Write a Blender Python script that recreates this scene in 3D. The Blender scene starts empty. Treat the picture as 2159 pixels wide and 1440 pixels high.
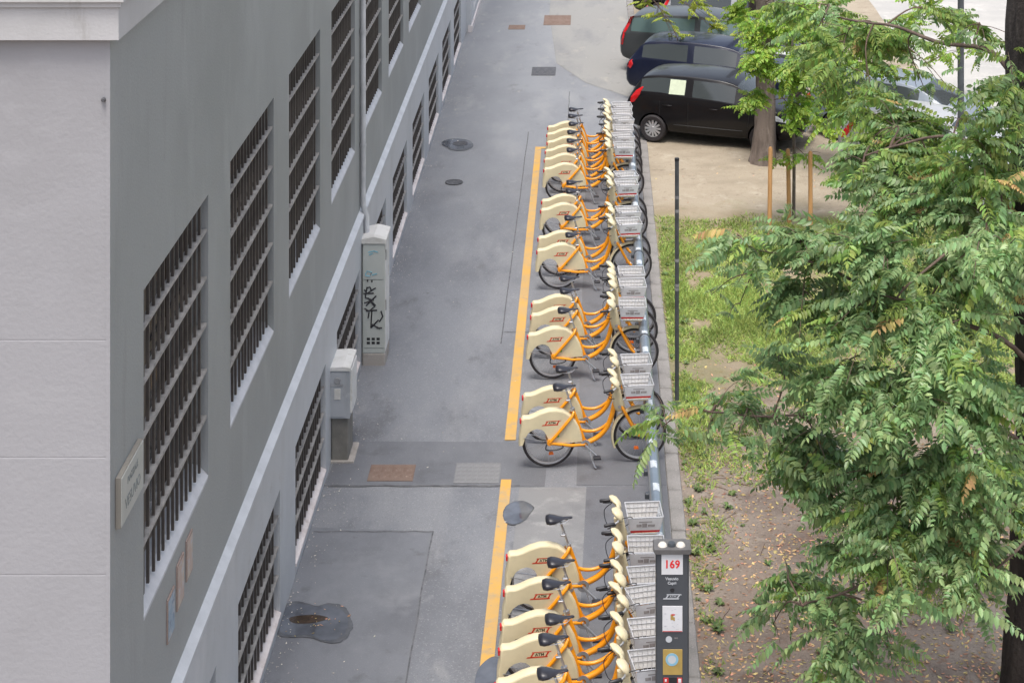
import bpy, bmesh, math, random
import numpy as np
from mathutils import Vector, Matrix, noise
from mathutils.bvhtree import BVHTree

R = math.radians
random.seed(7)
rng = np.random.default_rng(7)
scene = bpy.context.scene
COL = scene.collection

# ------------------------------------------------------------------ camera, sky, sun, exposure
CAM_H, FPX, VPX, VPY, IW, IH = 10.35, 4000.0, 1254.0, -796.0, 2159.0, 1440.0
cam_d = bpy.data.cameras.new('camera')
cam = bpy.data.objects.new('camera', cam_d)
COL.objects.link(cam)
cam.location = (0, 0, CAM_H)
cam.rotation_euler = (R(90), 0, 0)
cam_d.sensor_fit = 'HORIZONTAL'
cam_d.sensor_width = 36.0
cam_d.lens = 36.0 * FPX / IW
cam_d.shift_x = (IW / 2 - VPX) / IW
cam_d.shift_y = (VPY - IH / 2) / IW
cam_d.clip_start = 0.5
cam_d.clip_end = 600
scene.camera = cam

SUN_DIR = Vector((-0.07, -0.30, 0.95)).normalized()      # towards the sun: high, behind the camera, a little left
world = bpy.data.worlds.new('World')
scene.world = world
world.use_nodes = True
wt = world.node_tree
wt.nodes.clear()
sky = wt.nodes.new('ShaderNodeTexSky')
sky.sky_type = 'NISHITA'
sky.sun_disc = False
sky.sun_elevation = math.asin(SUN_DIR.z)
sky.sun_rotation = math.atan2(SUN_DIR.x, SUN_DIR.y)
sky.dust_density = 4.0
sky.air_density = 1.0
sky.ozone_density = 1.0
hs = wt.nodes.new('ShaderNodeHueSaturation')
hs.inputs['Saturation'].default_value = 0.60              # thin overcast: greyer than a clear sky
bg = wt.nodes.new('ShaderNodeBackground')
bg.inputs['Strength'].default_value = 0.15
wo = wt.nodes.new('ShaderNodeOutputWorld')
wt.links.new(sky.outputs[0], hs.inputs['Color'])
wt.links.new(hs.outputs[0], bg.inputs[0])
wt.links.new(bg.outputs[0], wo.inputs[0])

sun_d = bpy.data.lights.new('sun', 'SUN')
sun_d.energy = 1.5
sun_d.angle = R(22)
sun_d.color = (1.0, 0.965, 0.91)
sun = bpy.data.objects.new('sun', sun_d)
COL.objects.link(sun)
sun.rotation_euler = SUN_DIR.to_track_quat('Z', 'Y').to_euler()

scene.view_settings.view_transform = 'Standard'
scene.view_settings.look = 'None'
scene.view_settings.gamma = 1
scene.view_settings.use_curve_mapping = False
scene.view_settings.exposure = 0.80
scene.cycles.max_bounces = 6
scene.cycles.transparent_max_bounces = 8
scene.cycles.caustics_reflective = False
scene.cycles.caustics_refractive = False


# ------------------------------------------------------------------ materials
def nd(t, typ, **kw):
    n = t.nodes.new(typ)
    for k, v in kw.items():
        setattr(n, k, v)
    return n


def mat(name, col, rough=0.6, metal=0.0, var=0.0, scale=4.0, col2=None, bump=0.0, bscale=60.0,
        coat=0.0, stretch=None, spec=0.5, island=0.0, trans=0.0, contrast=(0.35, 0.65), detail=6.0):
    m = bpy.data.materials.new(name)
    m.use_nodes = True
    t = m.node_tree
    b = t.nodes['Principled BSDF']
    b.inputs['Base Color'].default_value = (*col, 1)
    b.inputs['Roughness'].default_value = rough
    b.inputs['Metallic'].default_value = metal
    b.inputs['Specular IOR Level'].default_value = spec
    b.inputs['Coat Weight'].default_value = coat
    b.inputs['Coat Roughness'].default_value = 0.05
    src = None
    tc = nd(t, 'ShaderNodeTexCoord')
    vec = tc.outputs['Object']
    if stretch:
        mp = nd(t, 'ShaderNodeMapping')
        mp.inputs['Scale'].default_value = stretch
        t.links.new(vec, mp.inputs['Vector'])
        vec = mp.outputs[0]
    if var or col2:
        n = nd(t, 'ShaderNodeTexNoise')
        n.inputs['Scale'].default_value = scale
        n.inputs['Detail'].default_value = detail
        n.inputs['Roughness'].default_value = 0.62
        t.links.new(vec, n.inputs['Vector'])
        r = nd(t, 'ShaderNodeMapRange')
        r.inputs['From Min'].default_value, r.inputs['From Max'].default_value = contrast
        t.links.new(n.outputs['Fac'], r.inputs['Value'])
        mx = nd(t, 'ShaderNodeMix', data_type='RGBA')
        c2 = col2 if col2 else tuple(max(0, c * (1 - var)) for c in col)
        c1 = col if col2 else tuple(min(1, c * (1 + var)) for c in col)
        mx.inputs['A'].default_value = (*c1, 1)
        mx.inputs['B'].default_value = (*c2, 1)
        t.links.new(r.outputs[0], mx.inputs['Factor'])
        src = mx.outputs['Result']
    if island:
        g = nd(t, 'ShaderNodeNewGeometry')
        h = nd(t, 'ShaderNodeHueSaturation')
        if src:
            t.links.new(src, h.inputs['Color'])
        else:
            h.inputs['Color'].default_value = (*col, 1)
        r = nd(t, 'ShaderNodeMapRange')
        r.inputs['To Min'].default_value, r.inputs['To Max'].default_value = 1 - island, 1 + island
        t.links.new(g.outputs['Random Per Island'], r.inputs['Value'])
        t.links.new(r.outputs[0], h.inputs['Value'])
        ml = nd(t, 'ShaderNodeMath', operation='MULTIPLY_ADD')
        ml.inputs[1].default_value, ml.inputs[2].default_value = 37.3, 0
        fr = nd(t, 'ShaderNodeMath', operation='FRACT')
        t.links.new(g.outputs['Random Per Island'], ml.inputs[0])
        t.links.new(ml.outputs[0], fr.inputs[0])
        r2 = nd(t, 'ShaderNodeMapRange')
        r2.inputs['To Min'].default_value, r2.inputs['To Max'].default_value = 0.5 - island * 0.09, 0.5 + island * 0.09
        t.links.new(fr.outputs[0], r2.inputs['Value'])
        t.links.new(r2.outputs[0], h.inputs['Hue'])
        src = h.outputs[0]
    if src:
        t.links.new(src, b.inputs['Base Color'])
    if bump:
        n2 = nd(t, 'ShaderNodeTexNoise')
        n2.inputs['Scale'].default_value = bscale
        n2.inputs['Detail'].default_value = 5
        t.links.new(vec, n2.inputs['Vector'])
        bp = nd(t, 'ShaderNodeBump')
        bp.inputs['Strength'].default_value = bump
        bp.inputs['Distance'].default_value = 0.02
        t.links.new(n2.outputs['Fac'], bp.inputs['Height'])
        t.links.new(bp.outputs[0], b.inputs['Normal'])
    if trans:
        tr = nd(t, 'ShaderNodeBsdfTranslucent')
        if src:
            t.links.new(src, tr.inputs['Color'])
        else:
            tr.inputs['Color'].default_value = (*col, 1)
        ms = nd(t, 'ShaderNodeMixShader')
        ms.inputs[0].default_value = trans
        out = t.nodes['Material Output']
        t.links.new(b.outputs[0], ms.inputs[1])
        t.links.new(tr.outputs[0], ms.inputs[2])
        t.links.new(ms.outputs[0], out.inputs['Surface'])
    return m


def mat_layers(name, layers, rough=0.9, bump=0.3, bscale=40.0, spec=0.3, layers2=None, edge=None):
    """layers: first (col,), then (col, scale, lo, hi, stretch) mixed over by thresholded noise"""
    m = bpy.data.materials.new(name)
    m.use_nodes = True
    t = m.node_tree
    b = t.nodes['Principled BSDF']
    b.inputs['Roughness'].default_value = rough
    b.inputs['Specular IOR Level'].default_value = spec
    tc = nd(t, 'ShaderNodeTexCoord')

    def stack(layers):
        cur = None
        for i, L in enumerate(layers):
            if i == 0:
                rgb = nd(t, 'ShaderNodeRGB')
                rgb.outputs[0].default_value = (*L[0], 1)
                cur = rgb.outputs[0]
                continue
            col, sc, lo, hi = L[:4]
            st = L[4] if len(L) > 4 else (1, 1, 1)
            mp = nd(t, 'ShaderNodeMapping')
            mp.inputs['Scale'].default_value = st
            mp.inputs['Location'].default_value = (i * 3.7, i * 1.9, i * 0.7)
            t.links.new(tc.outputs['Object'], mp.inputs['Vector'])
            n = nd(t, 'ShaderNodeTexNoise')
            n.inputs['Scale'].default_value = sc
            n.inputs['Detail'].default_value = 7
            n.inputs['Roughness'].default_value = 0.65
            t.links.new(mp.outputs[0], n.inputs['Vector'])
            r = nd(t, 'ShaderNodeMapRange')
            r.inputs['From Min'].default_value, r.inputs['From Max'].default_value = lo, hi
            t.links.new(n.outputs['Fac'], r.inputs['Value'])
            mx = nd(t, 'ShaderNodeMix', data_type='RGBA')
            mx.inputs['B'].default_value = (*col, 1)
            t.links.new(cur, mx.inputs['A'])
            t.links.new(r.outputs[0], mx.inputs['Factor'])
            cur = mx.outputs['Result']
        return cur
    cur = stack(layers)
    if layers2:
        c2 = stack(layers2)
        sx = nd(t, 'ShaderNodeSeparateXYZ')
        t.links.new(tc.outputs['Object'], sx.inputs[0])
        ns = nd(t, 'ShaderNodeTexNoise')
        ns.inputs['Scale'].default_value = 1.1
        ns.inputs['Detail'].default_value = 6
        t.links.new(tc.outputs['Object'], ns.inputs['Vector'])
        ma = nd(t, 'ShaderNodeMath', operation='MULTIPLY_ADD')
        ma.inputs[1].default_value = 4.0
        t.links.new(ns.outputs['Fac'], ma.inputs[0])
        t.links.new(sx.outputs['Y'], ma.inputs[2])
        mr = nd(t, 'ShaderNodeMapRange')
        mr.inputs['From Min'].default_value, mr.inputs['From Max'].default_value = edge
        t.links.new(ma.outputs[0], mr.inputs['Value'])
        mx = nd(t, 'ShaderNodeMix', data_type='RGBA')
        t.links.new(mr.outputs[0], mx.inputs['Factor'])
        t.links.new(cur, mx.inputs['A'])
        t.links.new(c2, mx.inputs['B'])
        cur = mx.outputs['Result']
    t.links.new(cur, b.inputs['Base Color'])
    if bump:
        n2 = nd(t, 'ShaderNodeTexNoise')
        n2.inputs['Scale'].default_value = bscale
        n2.inputs['Detail'].default_value = 6
        t.links.new(tc.outputs['Object'], n2.inputs['Vector'])
        bp = nd(t, 'ShaderNodeBump')
        bp.inputs['Strength'].default_value = bump
        bp.inputs['Distance'].default_value = 0.015
        t.links.new(n2.outputs['Fac'], bp.inputs['Height'])
        t.links.new(bp.outputs[0], b.inputs['Normal'])
    return m


M = {}
AS = (0.195, 0.201, 0.218)
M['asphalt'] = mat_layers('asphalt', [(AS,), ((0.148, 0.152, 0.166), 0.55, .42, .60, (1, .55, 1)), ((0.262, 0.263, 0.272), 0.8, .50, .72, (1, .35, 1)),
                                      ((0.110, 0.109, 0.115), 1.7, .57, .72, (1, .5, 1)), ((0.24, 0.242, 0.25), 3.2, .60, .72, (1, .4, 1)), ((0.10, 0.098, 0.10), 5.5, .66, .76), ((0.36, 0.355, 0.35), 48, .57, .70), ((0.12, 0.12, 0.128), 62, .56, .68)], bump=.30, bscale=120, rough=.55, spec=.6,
                         layers2=[((0.245, 0.25, 0.262),), ((0.20, 0.204, 0.216), .6, .42, .62, (1, .5, 1)), ((0.285, 0.285, 0.288), 1.3, .52, .70, (1, .35, 1)), ((0.165, 0.164, 0.168), 2.2, .60, .74, (1, .5, 1)), ((0.33, 0.32, 0.30), 4, .62, .74, (1, .4, 1))], edge=(33, 43))  # far end paler: pale dust, and brighter distant light put into the colour
M['asphalt_dark'] = mat_layers('asphalt_patch_dark', [((0.135, 0.138, 0.150),), ((0.168, 0.171, 0.183), 1.2, .45, .65, (1, .6, 1)), ((0.095, 0.094, 0.099), 2.4, .55, .74), ((0.29, 0.285, 0.285), 60, .60, .72)], bump=.22, bscale=120, rough=.55, spec=.6)
M['asphalt_mid'] = mat_layers('asphalt_patch_mid', [((0.172, 0.177, 0.192),), ((0.125, 0.128, 0.140), .9, .44, .64, (1, .6, 1)), ((0.205, 0.208, 0.22), 1.6, .52, .72), ((0.095, 0.094, 0.098), 2.6, .60, .76), ((0.28, 0.275, 0.275), 60, .60, .72)], bump=.22, bscale=120, rough=.55, spec=.6)
M['asphalt_pale'] = mat_layers('asphalt_patch_pale', [((0.225, 0.223, 0.224),), ((0.172, 0.172, 0.176), 1.5, .45, .66), ((0.30, 0.295, 0.29), 4, .55, .7), ((0.17, 0.17, 0.17), 70, .6, .7)], bump=.25, bscale=110, rough=.6, spec=.55)
M['asphalt_dusty'] = mat_layers('asphalt_dusty', [((0.285, 0.28, 0.268),), ((0.225, 0.225, 0.226), .9, .46, .62, (1, .35, 1)), ((0.38, 0.355, 0.315), 1.5, .58, .70, (.8, .35, 1)), ((0.16, 0.155, 0.15), 3, .62, .75)], bump=.3, bscale=90, rough=.85)
M['crack'] = mat('asphalt_joint', (0.125, 0.126, 0.132), 0.8, var=.35, scale=9)
DIRT = [((0.205, 0.162, 0.130),), ((0.265, 0.222, 0.182), .5, .44, .62), ((0.140, 0.105, 0.084), 1.4, .50, .68), ((0.30, 0.255, 0.21), 3.5, .58, .72), ((0.20, 0.115, 0.075), 7, .56, .70), ((0.10, 0.078, 0.062), 24, .56, .70), ((0.38, 0.33, 0.27), 34, .60, .72)]
M['dirt'] = mat_layers('dirt', DIRT, bump=.7, bscale=25)
M['sand'] = mat_layers('sandy_earth', [((0.40, 0.345, 0.265),), ((0.31, 0.265, 0.20), .8, .45, .62, (.7, 1.4, 1)), ((0.50, 0.44, 0.35), 2.2, .55, .70), ((0.22, 0.175, 0.13), 5, .62, .74), ((0.28, 0.23, 0.17), 25, .58, .7)], bump=.4, bscale=30)
SAND = [((0.36, 0.305, 0.23),), ((0.28, 0.235, 0.175), .8, .45, .62, (.7, 1.4, 1)), ((0.44, 0.385, 0.30), 2.2, .55, .70), ((0.20, 0.155, 0.115), 5, .60, .74), ((0.25, 0.20, 0.145), 25, .56, .7)]
MEADOW = [((0.27, 0.215, 0.145),), ((0.20, 0.185, 0.085), .8, .42, .60), ((0.33, 0.275, 0.19), 2.4, .55, .70), ((0.155, 0.15, 0.06), 6, .56, .68), ((0.34, 0.22, 0.13), 9, .62, .74)]
M['verge_near'] = mat_layers('verge_earth', DIRT, bump=.7, bscale=25, layers2=MEADOW, edge=(25.4, 29.4))
M['verge_far'] = mat_layers('sandy_verge', MEADOW, bump=.5, bscale=28, layers2=SAND, edge=(34.6, 35.8))
M['road'] = mat_layers('pale_road', [((0.44, 0.425, 0.395),), ((0.38, 0.37, 0.35), .6, .45, .62), ((0.50, 0.48, 0.45), 2.5, .55, .7), ((0.3, 0.29, 0.28), 50, .6, .72)], bump=.15, bscale=80)
M['kerb'] = mat_layers('granite_kerb', [((0.265, 0.25, 0.238),), ((0.195, 0.185, 0.175), 2.0, .46, .62), ((0.33, 0.31, 0.295), 60, .55, .66), ((0.18, 0.175, 0.165), 90, .58, .68)], bump=.3, bscale=90)
M['plaster'] = mat_layers('grey_plaster', [((0.285, 0.298, 0.300),), ((0.252, 0.265, 0.264), .40, .42, .62), ((0.315, 0.326, 0.330), 1.1, .52, .70, (1, 1, .4)), ((0.225, 0.232, 0.225), 2.6, .60, .78, (1, 1, .10)), ((0.33, 0.34, 0.345), 3.5, .66, .74, (1, 1, .06)), ((0.24, 0.25, 0.25), 9, .62, .76)], rough=.58, bump=.22, bscale=42, spec=.5)
M['plaster_front'] = mat_layers('pale_plaster', [((0.375, 0.369, 0.382),), ((0.352, 0.346, 0.356), .8, .44, .62), ((0.392, 0.386, 0.398), 2.3, .54, .70, (1, 1, 2.2)), ((0.335, 0.328, 0.33), 1.6, .66, .8, (1.4, 1, .2))], rough=.9, bump=.20, bscale=26, spec=.25)
M['plinth'] = mat_layers('pale_plinth_paint', [((0.470, 0.485, 0.505),), ((0.42, 0.435, 0.45), .9, .46, .64), ((0.51, 0.52, 0.54), 2.0, .55, .72, (1, 1, .5)), ((0.36, 0.355, 0.345), 2.6, .58, .78, (1, 1, .22)), ((0.33, 0.315, 0.295), 5, .64, .76)], rough=.5, bump=.2, bscale=40, spec=.55)
M['cornice'] = mat_layers('cornice_stone', [((0.52, 0.512, 0.512),), ((0.475, 0.468, 0.464), 1.2, .45, .62), ((0.36, 0.345, 0.325), 3.0, .62, .78, (1, 1, .3))], rough=.85, bump=.15, bscale=40)
M['sill'] = mat('stone_sill', (0.47, 0.475, 0.50), 0.6, var=.08, scale=5, bump=.1)
M['ledge'] = mat('ledge_paint', (0.50, 0.515, 0.54), 0.6, var=.08, scale=4, bump=.1)
M['marble'] = mat_layers('pale_marble', [((0.66, 0.61, 0.595),), ((0.55, 0.49, 0.47), 3, .46, .64), ((0.42, 0.36, 0.33), 6, .60, .74)], rough=.6, bump=.1)
M['bar'] = mat('grille_paint', (0.082, 0.070, 0.062), 0.6, var=.25, scale=7)
M['crossbar'] = mat('grille_crossbar_pale', (0.30, 0.285, 0.27), 0.75, var=.25, scale=9)  # paler than the upright bars: light on flat tops put into the colour
M['winframe'] = mat('brown_window_frame', (0.080, 0.062, 0.050), 0.5, var=.2, scale=4)
M['pane'] = mat('window_pane', (0.030, 0.032, 0.036), 0.12, spec=.5)
M['pane_grey'] = mat('window_pane_painted_sky', (0.14, 0.15, 0.165), 0.10, spec=.7)  # farther panes: reflected sky put into a paler base colour
M['pipe'] = mat('zinc_pipe', (0.50, 0.51, 0.53), 0.5, metal=.3, var=.15, scale=3)
M['yellow'] = mat_layers('worn_yellow_paint', [((0.60, 0.345, 0.085),), ((0.50, 0.33, 0.145), 1.2, .40, .62), ((0.42, 0.31, 0.18), 5, .52, .70), ((0.26, 0.25, 0.24), 6, .62, .72), ((0.25, 0.245, 0.24), 26, .63, .72)], rough=.75, bump=.15, bscale=90)
M['water'] = mat('puddle_water', (0.100, 0.108, 0.128), 0.05, spec=.6, var=.45, scale=2.6, contrast=(.3, .7))  # bluish mottled tone stands in for sky reflections
M['water_muddy'] = mat('puddle_mud', (0.050, 0.034, 0.024), 0.2, spec=.45, var=.3, scale=6)
M['wet'] = mat('wet_asphalt', (0.098, 0.101, 0.110), 0.25, var=.25, scale=6, bump=.12, bscale=110)
M['rust'] = mat_layers('rusty_iron', [((0.205, 0.145, 0.115),), ((0.17, 0.11, 0.085), 5, .45, .62), ((0.28, 0.20, 0.16), 12, .55, .7), ((0.12, 0.10, 0.09), 22, .60, .72)], rough=.75, bump=.4, bscale=60)
M['iron'] = mat('cast_iron', (0.105, 0.105, 0.112), 0.6, metal=.3, var=.3, scale=12, bump=.4, bscale=50)
M['stone_tile'] = mat('grey_stone_tile', (0.20, 0.20, 0.205), 0.8, var=.15, scale=10, bump=.3)
# bikes
M['cream'] = mat('cream_plastic', (0.71, 0.615, 0.40), 0.42, var=.07, scale=5, coat=.15)
M['orange'] = mat('orange_enamel', (0.86, 0.315, 0.006), 0.32, var=.06, scale=4, coat=.35)
M['tyre'] = mat('rubber', (0.026, 0.022, 0.024), 0.75, var=.3, scale=20)
M['rim'] = mat('grey_rim', (0.42, 0.41, 0.42), 0.38, metal=.7, var=.1, scale=9)
M['chrome'] = mat('silver_metal', (0.60, 0.60, 0.61), 0.30, metal=.85, var=.1, scale=12)
M['wire'] = mat('pale_wire', (0.60, 0.60, 0.62), 0.35, metal=.35)
M['black'] = mat('black_plastic', (0.020, 0.020, 0.024), 0.42, var=.2, scale=10)
M['saddle'] = mat('saddle_vinyl', (0.022, 0.022, 0.030), 0.36, var=.25, scale=12)
M['redprint'] = mat('red_print', (0.62, 0.055, 0.020), 0.5, var=.06)
M['greenprint'] = mat('green_sticker', (0.10, 0.30, 0.03), 0.5, var=.06)
M['darkprint'] = mat('dark_print', (0.10, 0.085, 0.045), 0.5, var=.06)
M['adwhite'] = mat('white_ad_panel', (0.70, 0.69, 0.70), 0.35, var=.07, scale=14, coat=.2)
M['adgrey'] = mat('grey_print', (0.36, 0.33, 0.32), 0.5, var=.2, scale=30)
M['adred'] = mat('red_ad_stripe', (0.55, 0.03, 0.03), 0.45, var=.06)
M['reflector'] = mat('orange_reflector', (0.85, 0.16, 0.01), 0.25)
M['redlight'] = mat('red_lens', (0.55, 0.012, 0.015), 0.15, coat=.5)
M['rail'] = mat('blue_grey_enamel', (0.150, 0.185, 0.225), 0.30, var=.12, scale=5, coat=.3)
M['raildark'] = mat('dark_collar', (0.060, 0.068, 0.080), 0.5, var=.15)
M['raillabel'] = mat('pale_slot_label', (0.50, 0.54, 0.58), 0.45, var=.3, scale=25)
M['totem'] = mat('dark_grey_terminal', (0.066, 0.072, 0.082), 0.42, var=.08, scale=4)
M['totemcap'] = mat('terminal_cap', (0.12, 0.115, 0.115), 0.45, var=.15, scale=8)
M['white'] = mat('white_panel', (0.70, 0.70, 0.72), 0.4, var=.04)
M['red'] = mat('red_letter', (0.75, 0.02, 0.02), 0.5, var=.04)
M['pale'] = mat('pale_grey_print', (0.55, 0.57, 0.60), 0.5, var=.05)
M['gold'] = mat('gold_panel', (0.42, 0.29, 0.085), 0.45, var=.08, scale=10)
M['bluering'] = mat('blue_print', (0.25, 0.48, 0.62), 0.5, var=.1, scale=20)
M['lens'] = mat('milky_lens', (0.70, 0.66, 0.60), 0.25, var=.06)
M['pole'] = mat('dark_grey_pole', (0.060, 0.066, 0.070), 0.5, var=.25, scale=6)
M['poleband'] = mat('pale_tape', (0.22, 0.22, 0.22), 0.6, var=.25, scale=16)
M['cab'] = mat_layers('grey_green_cabinet', [((0.46, 0.48, 0.455),), ((0.40, 0.415, 0.385), 2.0, .46, .64, (1, 1, .4)), ((0.52, 0.53, 0.51), 5, .58, .72), ((0.30, 0.29, 0.25), 7, .64, .78, (1, 1, .3))], rough=.6, bump=.08)
M['cab2'] = mat_layers('blue_grey_cabinet', [((0.36, 0.375, 0.40),), ((0.31, 0.325, 0.345), 2.5, .46, .64, (1, 1, .4)), ((0.44, 0.45, 0.47), 6, .6, .74), ((0.26, 0.25, 0.235), 8, .64, .78, (1, 1, .3))], rough=.55, bump=.08)
M['cabtop'] = mat_layers('weathered_cabinet_top', [((0.62, 0.61, 0.59),), ((0.50, 0.49, 0.46), 3, .46, .62), ((0.38, 0.36, 0.31), 6, .6, .74)], rough=.75, bump=.2)
M['cabdark'] = mat('cabinet_pedestal', (0.185, 0.175, 0.155), 0.8, var=.15, scale=6, bump=.2)
M['concrete'] = mat_layers('concrete_base', [((0.36, 0.33, 0.30),), ((0.28, 0.255, 0.23), 4, .46, .62), ((0.42, 0.39, 0.36), 12, .58, .7)], rough=.9, bump=.4)
M['paintblack'] = mat('black_spray', (0.014, 0.012, 0.016), 0.5, var=.2)
M['paintblue'] = mat('blue_spray', (0.12, 0.40, 0.52), 0.6, var=.2)
M['sign'] = mat('marble_sign', (0.40, 0.405, 0.38), 0.5, var=.06, scale=6)
M['signedge'] = mat('sign_edge', (0.24, 0.22, 0.19), 0.7, var=.1)
M['letter'] = mat('faded_letter', (0.20, 0.22, 0.22), 0.6, var=.15)
M['poster_pink'] = mat_layers('faded_poster', [((0.42, 0.33, 0.29),), ((0.46, 0.41, 0.35), 9, .46, .6), ((0.42, 0.42, 0.45), 16, .54, .66)], rough=.7, bump=0)
M['poster_blue'] = mat_layers('faded_blue_poster', [((0.26, 0.33, 0.40),), ((0.40, 0.42, 0.44), 9, .46, .6), ((0.18, 0.22, 0.28), 16, .54, .66)], rough=.7, bump=0)
M['poster_edge'] = mat('poster_border', (0.30, 0.23, 0.20), 0.7, var=.15, scale=20)
# vegetation
M['bark'] = mat_layers('dark_bark', [((0.060, 0.048, 0.042),), ((0.030, 0.024, 0.022), 5, .44, .6, (1, 1, .18)), ((0.10, 0.085, 0.075), 9, .56, .7, (1, 1, .2))], rough=.95, bump=1.0, bscale=22)
M['bark_pale'] = mat_layers('grey_brown_bark', [((0.215, 0.175, 0.150),), ((0.13, 0.105, 0.09), 6, .44, .6, (1, 1, .2)), ((0.30, 0.25, 0.22), 10, .56, .7, (1, 1, .25))], rough=.95, bump=.8, bscale=25)
M['branch'] = mat('brown_branch', (0.135, 0.095, 0.075), 0.9, var=.3, scale=6, bump=.4, bscale=30)
M['twig'] = mat('brown_twig', (0.125, 0.082, 0.062), 0.85, var=.2, scale=8)
M['leaf'] = mat('green_leaf', (0.255, 0.375, 0.155), 0.36, var=.24, scale=.8, island=.40, trans=.42, spec=.45)
M['leaf_warm'] = mat('warm_green_leaf', (0.270, 0.385, 0.095), 0.40, var=.25, scale=.9, island=.40, trans=.42, spec=.4)
M['leaf_dry'] = mat('dry_yellow_leaf', (0.46, 0.33, 0.13), 0.55, island=.35, trans=.3, spec=.3)
M['leaf_light'] = mat('young_green_leaf', (0.275, 0.415, 0.060), 0.45, var=.2, scale=.8, island=.32, trans=.42, spec=.4)
M['leaf_yellow'] = mat('yellow_green_leaf', (0.34, 0.40, 0.055), 0.45, var=.2, scale=2, island=.25, trans=.42, spec=.4)
M['grass'] = mat('grass_blade', (0.33, 0.425, 0.115), 0.6, var=.30, scale=.7, island=.35, trans=.30, spec=.3)
M['weed'] = mat('weed_leaf', (0.125, 0.19, 0.055), 0.6, var=.2, scale=3, island=.35, trans=.25)
M['litter'] = mat('fallen_leaf', (0.52, 0.34, 0.17), 0.7, island=.55, spec=.25, trans=.1)
M['litter_pale'] = mat('pale_flake', (0.55, 0.50, 0.43), 0.75, island=.35, spec=.25)
M['wood'] = mat('tan_stake', (0.47, 0.25, 0.10), 0.75, var=.18, scale=6, stretch=(4, 4, .4), bump=.2)
# cars
def paint(name, c, r=.28):
    return mat(name, c, r, metal=.0, coat=.25, var=.04, scale=2, spec=.22)
M['car_black'] = paint('black_paint', (0.010, 0.009, 0.010))
M['car_navy'] = paint('navy_paint', (0.010, 0.013, 0.030))
M['car_grey'] = paint('graphite_paint', (0.052, 0.056, 0.058))
M['car_silver'] = paint('silver_paint', (0.36, 0.37, 0.39))
M['car_white'] = paint('white_paint', (0.40, 0.40, 0.41))
M['car_bluegrey'] = paint('bluegrey_paint', (0.20, 0.23, 0.27))
M['glass'] = mat('car_glass', (0.048, 0.056, 0.058), 0.06, spec=.6)
M['glass_green'] = mat('green_car_glass', (0.085, 0.13, 0.125), 0.06, spec=.6)
M['arch'] = mat('wheel_arch', (0.012, 0.012, 0.012), 0.9)
M['trim'] = mat('black_trim', (0.016, 0.016, 0.017), 0.55)
M['hubcap'] = mat('silver_hubcap', (0.62, 0.62, 0.63), 0.32, metal=.6)
M['paper'] = mat('pale_green_paper', (0.56, 0.62, 0.46), 0.7, var=.08, scale=9)
M['headlight'] = mat('headlight_glass', (0.62, 0.64, 0.66), 0.1, spec=.7)
M['plate'] = mat('number_plate', (0.62, 0.63, 0.64), 0.4)
M['plateblue'] = mat('plate_blue', (0.03, 0.09, 0.36), 0.4)


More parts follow.
